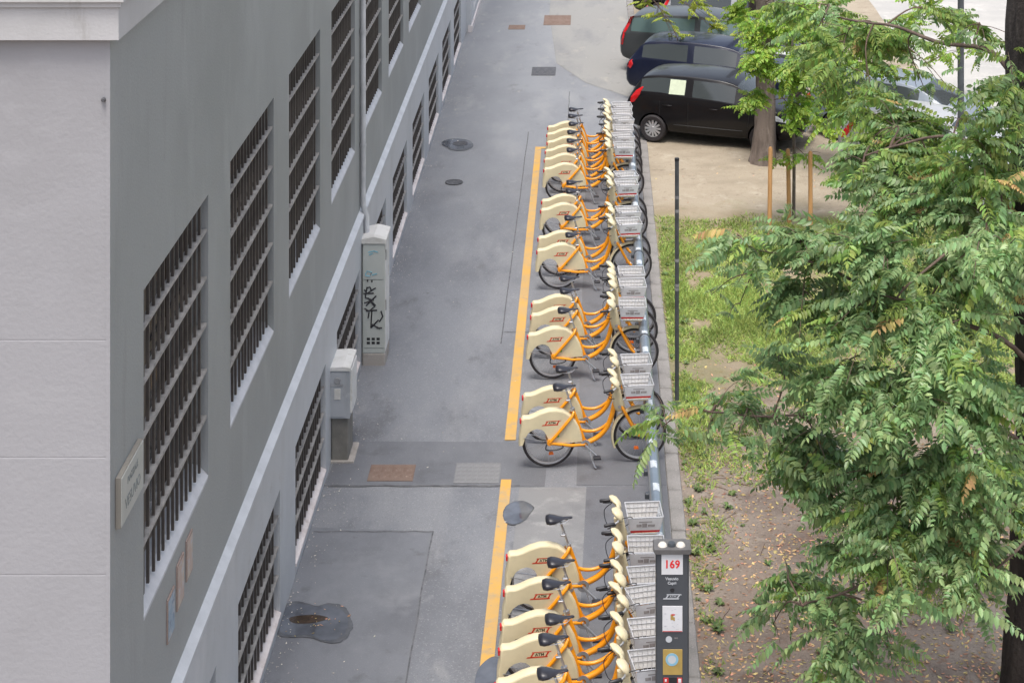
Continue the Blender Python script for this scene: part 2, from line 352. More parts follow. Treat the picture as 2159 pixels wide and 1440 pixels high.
# ------------------------------------------------------------------ mesh helpers
class MB:
    def __init__(self):
        self.v, self.f, self.mi = [], [], []
        self.cur = 0

    def face(self, idx):
        self.f.append(tuple(idx))
        self.mi.append(self.cur)

    def quad(self, a, b, c, d):
        n = len(self.v)
        self.v += [tuple(a), tuple(b), tuple(c), tuple(d)]
        self.face((n, n + 1, n + 2, n + 3))
        return self

    def poly(self, pts):
        n = len(self.v)
        self.v += [tuple(p) for p in pts]
        self.face(range(n, n + len(pts)))
        return self

    def box(self, x0, x1, y0, y1, z0, z1):
        n = len(self.v)
        self.v += [(x, y, z) for z in (z0, z1) for y in (y0, y1) for x in (x0, x1)]
        for q in ((0, 2, 3, 1), (4, 5, 7, 6), (0, 1, 5, 4), (2, 6, 7, 3), (0, 4, 6, 2), (1, 3, 7, 5)):
            self.face([n + i for i in q])
        return self

    def bevbox(self, x0, x1, y0, y1, z0, z1, b):
        """box with chamfered vertical and top edges"""
        ring = lambda i: [(x0 + b + i, y0 + i), (x1 - b - i, y0 + i), (x1 - i, y0 + b + i), (x1 - i, y1 - b - i), (x1 - b - i, y1 - i), (x0 + b + i, y1 - i), (x0 + i, y1 - b - i), (x0 + i, y0 + b + i)]
        n = len(self.v)
        lv = [(0, z0), (0, z1 - b), (b * .8, z1)]
        for i, z in lv:
            self.v += [(x, y, z) for x, y in ring(i)]
        for k in range(2):
            for j in range(8):
                a, c = n + k * 8 + j, n + k * 8 + (j + 1) % 8
                self.face((a, c, c + 8, a + 8))
        self.face(range(n + 16, n + 24))
        self.face(reversed(range(n, n + 8)))
        return self

    def prism(self, pts, a, b, axis='y'):
        """polygon pts (two coords) extruded from a to b along axis"""
        n, k = len(self.v), len(pts)
        for s in (a, b):
            for p, q in pts:
                self.v.append({'y': (p, s, q), 'x': (s, p, q), 'z': (p, q, s)}[axis])
        self.face(range(n, n + k))
        self.face(reversed(range(n + k, n + 2 * k)))
        for i in range(k):
            j = (i + 1) % k
            self.face((n + i, n + i + k, n + j + k, n + j))
        return self

    def tube(self, path, r, seg=8, cap=True):
        path = [Vector(p) for p in path]
        rr = r if isinstance(r, (list, tuple)) else [r] * len(path)
        n = len(self.v)
        up = None
        for i, p in enumerate(path):
            d = (path[min(i + 1, len(path) - 1)] - path[max(i - 1, 0)])
            if d.length < 1e-9:
                d = Vector((0, 0, 1))
            d.normalize()
            if up is None:
                up = Vector((0, 0, 1)) if abs(d.z) < .9 else Vector((1, 0, 0))
            s = d.cross(up)
            if s.length < 1e-6:
                s = d.orthogonal()
            s.normalize()
            up = s.cross(d).normalized()
            for k in range(seg):
                a = 2 * math.pi * k / seg
                self.v.append(tuple(p + (s * math.cos(a) + up * math.sin(a)) * rr[i]))
        for i in range(len(path) - 1):
            for k in range(seg):
                a, b = n + i * seg + k, n + i * seg + (k + 1) % seg
                self.face((a, b, b + seg, a + seg))
        if cap:
            self.face(reversed(range(n, n + seg)))
            self.face(range(n + (len(path) - 1) * seg, n + len(path) * seg))
        return self

    def lathe(self, prof, c=(0, 0, 0), axis='y', seg=24, closed=False):
        """profile of (radius, offset along axis)"""
        n, k = len(self.v), len(prof)
        for s in range(seg):
            a = 2 * math.pi * s / seg
            for r, o in prof:
                p, q = r * math.cos(a), r * math.sin(a)
                self.v.append({'y': (c[0] + p, c[1] + o, c[2] + q), 'z': (c[0] + p, c[1] + q, c[2] + o), 'x': (c[0] + o, c[1] + p, c[2] + q)}[axis])
        for s in range(seg):
            for i in range(k if closed else k - 1):
                a, b = n + s * k + i, n + s * k + (i + 1) % k
                c2, d = n + ((s + 1) % seg) * k + i, n + ((s + 1) % seg) * k + (i + 1) % k
                self.face((a, c2, d, b))
        return self

    def torus(self, c, R0, r, axis='y', seg=32, rs=8):
        return self.lathe([(R0 + r * math.cos(2 * math.pi * i / rs), r * math.sin(2 * math.pi * i / rs)) for i in range(rs)], c, axis, seg, True)

    def build(self, name, material, parent=None, smooth=None):
        me = bpy.data.meshes.new(name)
        me.from_pydata(self.v, [], self.f)
        mats = material if isinstance(material, (list, tuple)) else [material]
        for m in mats:
            me.materials.append(M[m] if isinstance(m, str) else m)
        if len(mats) > 1:
            me.polygons.foreach_set('material_index', self.mi)
        bm = bmesh.new()
        bm.from_mesh(me)
        bmesh.ops.recalc_face_normals(bm, faces=bm.faces)
        bm.to_mesh(me)
        bm.free()
        if smooth:
            me.polygons.foreach_set('use_smooth', [True] * len(me.polygons))
            me.set_sharp_from_angle(angle=R(smooth))
        me.update()
        o = bpy.data.objects.new(name, me)
        COL.objects.link(o)
        if parent:
            o.parent = parent
        return o


def tag(o, label=None, cat=None, group=None, kind=None):
    if label:
        o['label'] = label
    if cat:
        o['category'] = cat
    if group:
        o['group'] = group
    if kind:
        o['kind'] = kind
    return o


def empty(name, loc=(0, 0, 0), rz=0, label=None, cat=None, group=None):
    o = bpy.data.objects.new(name, None)
    COL.objects.link(o)
    o.location = loc
    o.rotation_euler = (0, 0, rz)
    o.empty_display_size = .2
    return tag(o, label, cat, group)


def copy_tree(o, parent=None):
    c = o.copy()
    COL.objects.link(c)
    c.parent = parent
    for ch in list(o.children):
        copy_tree(ch, c)
    return c


def inst(src, parent, loc):
    c = src.copy()
    COL.objects.link(c)
    c.parent = parent
    c.location = loc
    return c


def text_mesh(name, s, size, material, parent, loc, rot, align='CENTER', depth=.001, sx=1.0, bold=0.0):
    cu = bpy.data.curves.new(name, 'FONT')
    cu.body = s
    cu.size = size
    cu.align_x = align
    cu.align_y = 'CENTER'
    cu.extrude = depth
    cu.offset = bold
    cu.resolution_u = 2
    tmp = bpy.data.objects.new('tmp', cu)
    COL.objects.link(tmp)
    dg = bpy.context.evaluated_depsgraph_get()
    me = bpy.data.meshes.new_from_object(tmp.evaluated_get(dg))
    bpy.data.objects.remove(tmp)
    me.materials.clear()
    me.materials.append(M[material])
    o = bpy.data.objects.new(name, me)
    COL.objects.link(o)
    o.parent = parent
    o.location = loc
    o.rotation_euler = rot
    o.scale = (sx, 1, 1)
    return o


def at(px, py, D):
    """photo pixel at depth D -> point in the place"""
    s = D / FPX
    return Vector(((px - VPX) * s, D, CAM_H - (py - VPY) * s))


def sheet(name, pts, z, material, kind='structure', parent=None, sub=0):
    m = MB()
    m.poly([(x, y, z) for x, y in pts])
    o = m.build(name, material, parent)
    if not parent:
        tag(o, kind=kind)
    return o


def rect(x0, x1, y0, y1):
    return [(x0, y0), (x1, y0), (x1, y1), (x0, y1)]


def blob(cx, cy, rx, ry, seed, n=64, rough=.25):
    pts = []
    for i in range(n):
        a = 2 * math.pi * i / n
        k = 1 + rough * noise.noise((math.cos(a) * .8 + seed, math.sin(a) * .8, seed * .7)) * 1.6
        pts.append((cx + rx * k * math.cos(a), cy + ry * k * math.sin(a)))
    return pts


# ------------------------------------------------------------------ ground
KX0, KX1 = 0.87, 1.04            # kerb
gm = MB()
gm.quad((-150, -60, -.02), (250, -60, -.02), (250, 350, -.02), (-150, 350, -.02))
tag(gm.build('ground', 'dirt'), kind='structure')
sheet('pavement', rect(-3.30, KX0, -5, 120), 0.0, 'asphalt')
sheet('road', [(7.40, 20), (60, 20), (60, 140), (7.40, 140)], -.008, 'road')


def verge_z(x, y):
    return .012 + .03 * noise.noise((x * .9, y * .7, 3)) + .012 * noise.noise((x * 3, y * 3, 8))


def verge_sheet(name, x0, x1, y0, y1, nx, ny, dz, material, mask=None):
    m = MB()
    for j in range(ny + 1):
        for i in range(nx + 1):
            x, y = x0 + (x1 - x0) * i / nx, y0 + (y1 - y0) * j / ny
            edge = min(1, (x - KX1) / .5) if name == 'verge' else 1
            m.v.append((x, y, max(-.005, verge_z(x, y) * max(0.2, edge)) + dz))
    for j in range(ny):
        for i in range(nx):
            a = j * (nx + 1) + i
            if mask and not mask(*m.v[a][:2]):
                continue
            m.face((a, a + 1, a + nx + 2, a + nx + 1))
    return tag(m.build(name, material, smooth=60), kind='structure')


verge_sheet('verge', KX1, 7.5, 5, 29, 52, 160, 0, 'verge_near')
verge_sheet('verge', KX1, 7.5, 29, 60, 52, 180, 0, 'verge_far')

# kerb stones, each a stone of its own
kerb = MB().box(KX0, KX1, 5, 60, -.10, -.012).build('kerb', 'kerb')
tag(kerb, kind='structure')
ks = MB().bevbox(0, KX1 - KX0, .006, .994, -.06, .022, .012).build('kerb_stone', 'kerb', kerb)
for i in range(44):
    o = ks if i == 0 else inst(ks, kerb, (0, 0, 0))
    o.location = (KX0 + random.uniform(-.004, .004), 15.6 + i, random.uniform(-.006, .004))

# asphalt repairs and joints
sheet('asphalt_patch', [(-3.24, 22.75), (-.60, 22.72), (-.58, 23.95), (-3.2, 23.98)], .004, 'asphalt_dark')
sheet('asphalt_patch', [(-.42, 14), (-.20, 18), (-.10, 22.72), (.86, 22.72), (.86, 14)], .0045, 'asphalt_dark')
sheet('asphalt_patch', [(-.95, 17.2), (-.90, 22.7), (-.10, 22.7), (-.20, 17.2)], .005, 'asphalt_pale')
sheet('asphalt_patch', [(-3.24, 16.0), (-1.84, 16.0), (-1.84, 21.6), (-3.24, 21.7)], .004, 'asphalt_mid')
sheet('asphalt_patch', [(-.22, 22.75), (-.16, 37.2), (.86, 37.2), (.86, 22.75)], .0038, 'asphalt_dark')
dust = [(-.9, 44.5), (-.2, 42.6), (.86, 41.2), (.86, 75), (-1.4, 75), (-1.2, 50)]
sheet('asphalt_dust', dust, .004, 'asphalt_dusty')
jm = [rect(-1.855, -1.838, 16.0, 21.6), rect(-3.2, -1.838, 21.585, 21.605), rect(-3.2, -.9, 22.72, 22.76), rect(-1.355, -1.338, 27.2, 38.5), rect(-.565, -.55, 38.4, 41.8), rect(-1.32, -.95, 27.65, 27.67)]
for pts in jm:
    m = MB()
    (x0, y0), (x1, _), (_, y1), _ = pts
    n = 24
    L, Rr = [], []
    for i in range(n + 1):
        t = i / n
        if y1 - y0 > x1 - x0:
            w = .012 * noise.noise((t * 9, x0 * 3, 1))
            L.append((x0 + w, y0 + (y1 - y0) * t, .0075)); Rr.append((x1 + w, y0 + (y1 - y0) * t, .0075))
        else:
            w = .02 * noise.noise((t * 9, y0 * 3, 1))
            L.append((x0 + (x1 - x0) * t, y1 + w, .0075)); Rr.append((x0 + (x1 - x0) * t, y0 + w, .0075))
    for i in range(n):
        m.quad(L[i], Rr[i], Rr[i + 1], L[i + 1])
    tag(m.build('asphalt_joint', 'crack'), kind='structure')

# yellow line, three painted runs
for pts in ([(-1.17, 37.40), (-1.05, 37.40), (-1.00, 24.0), (-1.14, 24.0)],
            [(-1.05, 37.40), (-1.05, 37.28), (-.78, 37.28), (-.78, 37.40)],
            [(-1.13, 22.90), (-1.005, 22.90), (-1.00, 14), (-1.15, 14)]):
    m = MB()
    ys = [p[1] for p in pts]
    n = 30
    a, b, c, d = [Vector((p[0], p[1], .009)) for p in pts]
    for i in range(n):
        t0, t1 = i / n, (i + 1) / n
        m.quad(a.lerp(d, t0), b.lerp(c, t0), b.lerp(c, t1), a.lerp(d, t1))
    tag(m.build('yellow_line', 'yellow'), kind='structure')


# puddles (wet ring + water) and covers
def puddle(cx, cy, rx, ry, seed, label, muddy=False, rough=.25, wet=1.22):
    p = empty('puddle', (cx, cy, 0), label=label, cat='puddle')
    m = MB()
    m.poly([(x, y, .0105) for x, y in blob(0, 0, rx * wet, ry * wet, seed + .3, rough=rough)])
    m.build('wet_rim', 'wet', p)
    m = MB()
    m.poly([(x, y, .0125) for x, y in blob(0, 0, rx, ry, seed, rough=rough)])
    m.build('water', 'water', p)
    if muddy:
        m = MB()
        m.poly([(x, y, .0145) for x, y in blob(.04, .04, rx * .75, ry * .30, seed + 2, rough=.3)])
        m.build('mud', 'water_muddy', p)
    return p




def ground_px(lst):
    out = []
    for px, py in lst:
        D = FPX * CAM_H / (py - VPY)
        out.append(((px - VPX) * D / FPX, D))
    return out


def closed_smooth(pts, n=9):
    out, k = [], len(pts)
    for i in range(k):
        p0, p1, p2, p3 = [Vector(pts[(i + j - 1) % k]) for j in range(4)]
        for q in range(n):
            t = q / n
            out.append(.5 * ((2 * p1) + (-p0 + p2) * t + (2 * p0 - 5 * p1 + 4 * p2 - p3) * t * t + (-p0 + 3 * p1 - 3 * p2 + p3) * t ** 3))
    return out


def shaped_puddle(label, outline, grow, mud=None):
    """outline in metres on the pavement, water inside a darker damp margin"""
    pts = closed_smooth(outline)
    c = sum(pts, Vector((0, 0))) / len(pts)
    p = empty('puddle', (c.x, c.y, 0), label=label, cat='puddle')
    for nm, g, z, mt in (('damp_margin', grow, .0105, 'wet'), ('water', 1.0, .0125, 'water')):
        m = MB()
        ring = []
        for i, q in enumerate(pts):
            d = q - c
            k = g + (.09 * noise.noise((q.x * 5, q.y * 5, 2)) if g > 1.001 else 0)
            k += .035 * noise.noise((q.x * 16, q.y * 16, 6)) + .02 * noise.noise((q.x * 40, q.y * 40, 9))
            ring.append((max(d.x * k, -3.245 - c.x), d.y * k, z))
        m.poly(ring)
        m.build(nm, mt, p)
    if mud:
        m = MB()
        m.poly([(q.x - c.x, q.y - c.y, .0145) for q in closed_smooth(mud)])
        m.build('mud', 'water_muddy', p)
    return p


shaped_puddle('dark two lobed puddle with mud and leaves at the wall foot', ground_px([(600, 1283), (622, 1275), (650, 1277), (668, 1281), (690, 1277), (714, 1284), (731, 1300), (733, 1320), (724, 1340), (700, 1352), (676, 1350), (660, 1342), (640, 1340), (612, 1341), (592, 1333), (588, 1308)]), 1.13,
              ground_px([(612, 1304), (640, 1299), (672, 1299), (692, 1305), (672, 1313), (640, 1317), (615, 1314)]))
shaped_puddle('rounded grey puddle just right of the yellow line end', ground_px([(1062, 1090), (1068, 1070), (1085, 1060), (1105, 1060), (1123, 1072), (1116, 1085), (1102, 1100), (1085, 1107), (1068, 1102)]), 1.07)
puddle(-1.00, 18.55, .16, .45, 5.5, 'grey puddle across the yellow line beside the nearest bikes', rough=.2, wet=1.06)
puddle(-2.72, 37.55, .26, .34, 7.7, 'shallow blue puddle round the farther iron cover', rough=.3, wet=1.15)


def cover_round(x, y, r, label):
    m = MB()
    m.lathe([(0, .010), (r * .86, .010), (r * .87, .006), (r * .92, .006), (r * .93, .014), (r, .014), (r, 0)], (0, 0, 0), 'z', 28)
    for k in range(6):
        a = k * math.pi / 3
        m.box(math.cos(a) * r * .5 - .02, math.cos(a) * r * .5 + .02, math.sin(a) * r * .5 - .02, math.sin(a) * r * .5 + .02, .008, .014)
    o = m.build('manhole_cover', 'iron', smooth=30)
    o.location = (x, y, .004)
    return tag(o, label, 'manhole cover', 'iron covers in the pavement')


cover_round(-2.60, 35.03, .165, 'small round iron cover in asphalt, nearer of the two')
cover_round(-2.67, 37.62, .15, 'round iron cover sitting inside the farther blue puddle')


def plate(x0, x1, y0, y1, material, label, cells, gap=.008):
    p = MB().box(0, x1 - x0, 0, y1 - y0, .001, .0095).build('access_plate', material)
    p.location = (x0, y0, 0)
    tag(p, label, 'access plate', 'flat plates set in the pavement')
    nx, ny = cells
    w, h = (x1 - x0 - gap) / nx, (y1 - y0 - gap) / ny
    src = None
    for j in range(ny):
        for i in range(nx):
            loc = (gap + i * w, gap + j * h, 0)
            if src is None:
                src = MB().bevbox(0, w - gap, 0, h - gap, .008, .012, .0015).build('panel', material, p)
                src.location = loc
            else:
                inst(src, p, loc)
    return p


plate(-2.745, -2.195, 22.86, 23.30, 'rust', 'rusty brown iron access plate, nearest of the plates', (4, 1))
plate(-1.70, -1.15, 22.80, 23.35, 'stone_tile', 'grey grate of small blocks beside the rusty plate', (8, 5))
plate(-1.45, -.90, 43.3, 44.1, 'iron', 'faint grey iron plate in the middle of the pavement', (3, 1))
plate(-1.32, -.62, 48.7, 49.9, 'rust', 'farthest rusty plate beyond the faint grey one', (2, 1))
plate(-2.20, -1.78, 48.2, 48.7, 'rust', 'small reddish plate left of the farthest rusty plate', (2, 1))

# ------------------------------------------------------------------ building
KS = .988
KZ = lambda z: CAM_H - (CAM_H - z) * KS
YF = 13.12 * KS
bld = empty('grey_building', (-3.31, YF, 0), label='long grey plastered building with barred windows and pale plinth', cat='building')
bld_inv = Vector((3.31, -YF, 0))


def bm_build(m, name, material, parent=bld, smooth=None):
    off = bld_inv if parent == bld else Vector((0, 0, 0))
    m.v = [tuple(Vector(p) + off) for p in m.v]
    return m.build(name, material, parent, smooth)


WX, PXX = -3.31, -3.25
Y0, Y1 = YF, 47.9
UW = [(13.92 + 3.31 * i, 13.92 + 3.31 * i + 2.33) for i in range(10)]
LW = [(13.98 + 3.31 * i, 13.98 + 3.31 * i + 2.31) for i in range(10)]
UZ0, UZ1 = KZ(2.93), KZ(5.39)
LZ0, LZ1 = .10, 1.40


def wall_with_openings(X, y0, y1, z0, z1, ops, oz0, oz1, depth, m):
    m.quad((X, y0, z0), (X, y1, z0), (X, y1, oz0), (X, y0, oz0))
    m.quad((X, y0, oz1), (X, y1, oz1), (X, y1, z1), (X, y0, z1))
    cur = y0
    for a, b in ops:
        m.quad((X, cur, oz0), (X, a, oz0), (X, a, oz1), (X, cur, oz1))
        cur = b
        for yy in (a, b):
            m.quad((X, yy, oz0), (X - depth, yy, oz0), (X - depth, yy, oz1), (X, yy, oz1))
        m.quad((X, a, oz1), (X - depth, a, oz1), (X - depth, b, oz1), (X, b, oz1))
        m.quad((X, a, oz0), (X - depth, a, oz0), (X - depth, b, oz0), (X, b, oz0))
    m.quad((X, cur, oz0), (X, y1, oz0), (X, y1, oz1), (X, cur, oz1))


m = MB()
wall_with_openings(WX, Y0, Y1, 2.06, 7.80, UW, UZ0, UZ1, .32, m)
bm_build(m, 'wall', 'plaster')
m = MB()
wall_with_openings(PXX, Y0 + .001, Y1, -.1, 2.02, LW, LZ0, LZ1, .34, m)
bm_build(m, 'plinth', 'plinth')
m = MB()                                     # sloping ledge on top of the plinth, with a small overhang
m.prism([(-3.238, 1.985), (-3.238, 2.025), (-3.312, 2.075), (-3.312, 1.985)], Y0 - .01, Y1, 'y')
bm_build(m, 'ledge', 'ledge')
# dark core so that no light leaks
m = MB().box(-12, -3.70, 13.4, 60, -.1, 7.6)
bm_build(m, 'inner_core', 'pane')
m = MB().box(-12, -3.32, 13.0, 60, 7.60, 7.70)
bm_build(m, 'roof', 'cornice')
# front wall: courses with shallow joints
zs = [-.1] + [KZ(q) for q in (1.33, 2.14, 2.95, 3.765, 4.575, 5.385, 7.50)]
for a, b in zip(zs, zs[1:]):
    m = MB()
    bb = .007
    y = YF
    x0, x1 = -11.5, WX - .030
    z0, z1 = a + .0008, b - .0008
    m.quad((x0, y, z0 + bb), (x1, y, z0 + bb), (x1, y, z1 - bb), (x0, y, z1 - bb))
    m.quad((x0, y, z1 - bb), (x1, y, z1 - bb), (x1, y + .0016, z1), (x0, y + .0016, z1))
    m.quad((x0, y, z0 + bb), (x1, y, z0 + bb), (x1, y + .0016, z0), (x0, y + .0016, z0))
    bm_build(m, 'plaster_course', 'plaster_front')
m = MB()
m.box(-11.5, WX - .028, YF + .0013, YF + .3, -.1, 7.53)
bm_build(m, 'joint_backing', 'plaster_front')
m = MB().box(WX - .030, WX - .0005, YF - .004, YF + .05, -.1, 7.53)
bm_build(m, 'corner_bead', 'plaster_front')
# cornice: band, drip and slab
m = MB()
p = .075
for (pp, z0, z1) in ((p, KZ(7.475), KZ(7.705)), (p + .02, KZ(7.705), KZ(7.745)), (p + .045, KZ(7.745), KZ(7.80))):
    m.box(-11.5, WX + pp, YF - pp, YF, z0, z1)
    m.box(WX, WX + pp, YF, Y1, z0, z1)
bm_build(m, 'cornice', 'cornice')
m = MB().lathe([(0, -.03), (.012, -.03), (.016, -.012), (.016, 0)], (-3.355, YF, KZ(7.05)), 'y', 10)
bm_build(m, 'wall_bolt', 'iron')
# end pavilion that steps forward
m = MB()
m.box(-8, -3.12, Y1, Y1 + .9, -.1, 7.8)
m.box(-8, -3.12, Y1 + 2.9, 70, -.1, 7.8)
m.box(-8, -3.12, Y1 + .9, Y1 + 2.9, 3.2, 7.8)
m.box(-8, -3.12, Y1 + .9, Y1 + 2.9, -.1, .35)
bm_build(m, 'end_pavilion', 'plinth')
m = MB().box(-8, -3.3, Y1 + .9, Y1 + 2.9, .35, 3.2)
bm_build(m, 'pavilion_window', 'pane')
m = MB().box(-3.2, -3.09, Y1 - .02, 70, -.1, .16)
bm_build(m, 'pavilion_base', 'marble')
# rain pipe
m = MB()
m.tube([(-3.262, 26.70, 7.4), (-3.262, 26.70, 2.15), (-3.21, 26.70, 2.0), (-3.20, 26.70, .05)], .04, 10)
for z in (6.2, 4.6, 3.0):
    m.lathe([(.048, -.02), (.048, .02)], (-3.262, 26.70, z), 'z', 10)
pipe = bm_build(m, 'rain_pipe', 'pipe', smooth=40)


def window(y0, y1, X, z0, z1, depth_bar, crossz, nb, sillmat, singles, pane='pane', sill_h=.17, sill_out=.0):
    """barred window: brown frame > panes, bars, crossbars, sill"""
    w, zb = y1 - y0, z0 + sill_h
    org = Vector((X, y0, 0))
    m = MB()
    xi = -.17
    for k in range(4):                                     # mullions
        yy = k * (w - .09) / 3
        m.box(xi - .05, xi, yy, yy + .09, zb - .02, z1)
    m.box(xi - .045, xi - .004, .09, w - .09, zb - .02, zb + .08)
    m.box(xi - .045, xi - .004, .09, w - .09, z1 - .08, z1 - .001)
    if z1 - z0 > 2:
        m.box(xi - .045, xi - .006, .09, w - .09, zb + 1.45, zb + 1.52)
    fr = m.build('window', 'winframe', bld)
    fr.location = org + bld_inv
    for k in range(3):
        ya = .09 + k * (w - .09) / 3
        MB().box(xi - .035, xi - .025, ya - .005, ya + (w - .09) / 3 - .085, zb + .05, z1 - .06).build('pane', pane, fr)
    sm = MB()
    sm.prism([(sill_out, z0 + .002), (sill_out, z0 + .028), (-.085, zb - .05), (-.245, zb - .03), (-.245, z0 + .002)], .003, w - .003, 'y')
    sm.build('sill', sillmat, fr)
    xb = -depth_bar
    step = w / (nb + 1)
    if singles:
        bar = None
        for k in range(nb):
            if bar is None:
                bar = MB().box(xb - .011, xb + .011, -.011, .011, zb - .05, z1 - .002).build('bar', 'bar', fr)
                bar.location = (0, step, 0)
            else:
                b2 = inst(bar, fr, (random.uniform(-.002, .002), step * (k + 1) + random.uniform(-.012, .012), 0))
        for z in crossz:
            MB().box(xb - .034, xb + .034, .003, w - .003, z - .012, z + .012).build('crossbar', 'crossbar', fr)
    else:
        g = MB()
        for k in range(nb):
            g.box(xb - .011, xb + .011, step * (k + 1) - .011, step * (k + 1) + .011, zb - .05, z1 - .002)
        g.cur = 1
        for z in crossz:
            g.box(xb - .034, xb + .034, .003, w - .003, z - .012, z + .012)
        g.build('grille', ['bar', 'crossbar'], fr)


for i, (a, b) in enumerate(UW):
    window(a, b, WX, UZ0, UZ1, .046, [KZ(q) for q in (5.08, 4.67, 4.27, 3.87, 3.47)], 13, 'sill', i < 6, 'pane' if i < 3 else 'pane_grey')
for i, (a, b) in enumerate(LW):
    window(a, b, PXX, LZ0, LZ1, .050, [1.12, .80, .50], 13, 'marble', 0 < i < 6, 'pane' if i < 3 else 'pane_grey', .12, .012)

# street sign on the side wall
sg = MB().box(0, .035, 0, .64, 0, .35).build('street_sign', ['signedge'])
sg.location = (WX + .003, 13.09, KZ(4.02))
tag(sg, 'pale stone street name plate fixed to the wall near the corner', 'street sign')
MB().box(.0355, .042, .008, .632, .008, .342).build('face', 'sign', sg)
ROT_WALL = (R(90), 0, R(90))
text_mesh('lettering', 'PIAZZALE', .07, 'letter', sg, (.0435, .32, .255), ROT_WALL)
text_mesh('lettering', 'VESUVIO', .112, 'letter', sg, (.0435, .32, .115), ROT_WALL)
# three small notices under the first window
for (y, z, w, h, mt, lab) in ((14.83, 2.36, .24, .34, 'poster_blue', 'faded blue notice on the wall, nearest the corner'),
                              (15.17, 2.44, .24, .36, 'poster_pink', 'faded pink notice between the blue and the yellowish ones'),
                              (15.52, 2.50, .22, .33, 'poster_pink', 'faded yellowish notice, farthest of three from the corner')):
    o = MB().box(0, .012, 0, w, 0, h).build('wall_notice', 'poster_edge')
    o.location = (WX + .002, y * KS, KZ(z))
    tag(o, lab, 'notice', 'small notices under the first window')
    MB().box(.0125, .015, .012, w - .018, .015, h - .02).build('print', mt, o)

# ------------------------------------------------------------------ street cabinets
cb = empty('utility_cabinet', (-3.08, 26.7, 0), label='tall grey street cabinet with black graffiti against the wall', cat='cabinet')
w2, d2 = .155, .27
MB().bevbox(-w2 - .005, w2 + .005, -d2 - .01, d2, 0, .17, .015).build('concrete_base', 'concrete', cb)
MB().box(-w2, w2, -d2, d2, .17, 1.70).build('body', 'cab', cb)
m = MB()
m.prism([(-w2 - .022, 1.70), (w2 + .022, 1.70), (w2 + .022, 1.755), (0, 1.795), (-w2 - .022, 1.755)], -d2 - .025, d2 + .02, 'y')
m.build('cap', 'cabtop', cb)
dr = MB().box(-w2 + .012, w2 - .012, -d2 - .012, -d2, 1.20, 1.685).build('upper_door', 'cab', cb)
dl = MB().box(-w2 + .012, w2 - .012, -d2 - .012, -d2, .25, 1.185).build('lower_door', 'cab', cb)
MB().box(-w2 + .012, w2 - .012, -d2 - .008, -d2, .18, .238).build('kick_plate', 'cab', cb)
for k in range(3):
    for j in range(2):
        MB().box(-.095 + k * .068, -.05 + k * .068, -d2 - .0145, -d2 - .011, .30 + j * .055, .335 + j * .055).build('vent', 'trim', dl)
for z in (.75, 1.45):
    MB().box(w2, w2 + .012, -d2 + .05, -d2 + .08, z, z + .14).build('hinge', 'trim', cb)
MB().box(w2, w2 + .006, -d2 + .02, d2 - .02, .19, 1.69).build('side_door', 'cabtop', cb)


def strokes(parent, name, lines, y, r, material):
    m = MB()
    for ln in lines:
        m.tube([(x, y, z) for x, z in ln], r, 6)
    return m.build(name, material, parent, smooth=50)


# spray writing: strokes copied from the front
G = lambda px, py: (-w2 + (px - 766) * .31 / 47, .17 + (748 - py) * 1.53 / 248)
graf = [[(775, 600), (782, 598), (785, 606)], [(777, 582), (777, 586)], [(786, 583), (786, 587)], [(770, 604), (776, 612), (794, 600)], [(776, 598), (772, 622), (790, 628)], [(768, 613), (790, 612)],
        [(777, 622), (794, 640)], [(774, 640), (795, 618)], [(770, 634), (782, 630), (792, 642), (780, 652), (770, 646)], [(774, 652), (797, 650)],
        [(786, 650), (784, 690)], [(780, 655), (778, 668)], [(784, 690), (800, 672)], [(786, 682), (803, 692)], [(796, 690), (808, 690)], [(805, 652), (809, 664), (802, 676)]]
strokes(cb, 'graffiti', [[G(*q) for q in ln] for ln in graf], -d2 - .0125, .0105, 'paintblack')
grb = [[(778, 520), (790, 517), (799, 520)], [(780, 526), (788, 522)], [(772, 570), (776, 562), (786, 565), (782, 574), (772, 572)], [(786, 571), (797, 568)]]
strokes(cb, 'graffiti', [[G(*q) for q in ln] for ln in grb], -d2 - .0125, .006, 'paintblue')

c2 = empty('meter_cabinet', (-3.145, 23.6, 0), label='low blue grey meter cabinet on a dark pedestal by the wall', cat='cabinet')
MB().bevbox(-.10, .105, -.22, .24, 0, .56, .01).build('pedestal', 'cabdark', c2)
MB().box(-.13, .13, -.27, .30, .56, 1.15).build('body', 'cab2', c2)
m = MB()
m.prism([(-.142, 1.15), (.142, 1.15), (.142, 1.185), (.05, 1.20), (-.142, 1.185)], -.285, .315, 'y')
m.build('cap', 'cabtop', c2)
dd = MB().box(-.115, .085, -.282, -.27, .585, 1.125).build('door', 'cab2', c2)
MB().box(-.055, .02, -.290, -.282, .80, .93).build('label_plate', 'cabtop', dd)
m = MB().lathe([(0, -.012), (.035, -.012), (.04, 0)], (-.02, -.282, 1.03), 'y', 14)
m.build('meter_dial', 'chrome', dd)
MB().box(-.10, .05, -.289, -.282, .965, .985).build('slot', 'chrome', dd)
MB().box(.128, .15, -.20, .28, .60, 1.13).build('side_panel', 'cabtop', c2)
MB().bevbox(-.15, .18, -.25, .30, 0.001, .03, .01).build('footing', 'concrete', c2)


# ------------------------------------------------------------------ share bikes
def arc(c, r, a0, a1, n, y=0):
    return [(c[0] + r * math.cos(R(a0 + (a1 - a0) * i / n)), y, c[1] + r * math.sin(R(a0 + (a1 - a0) * i / n))) for i in range(n + 1)]


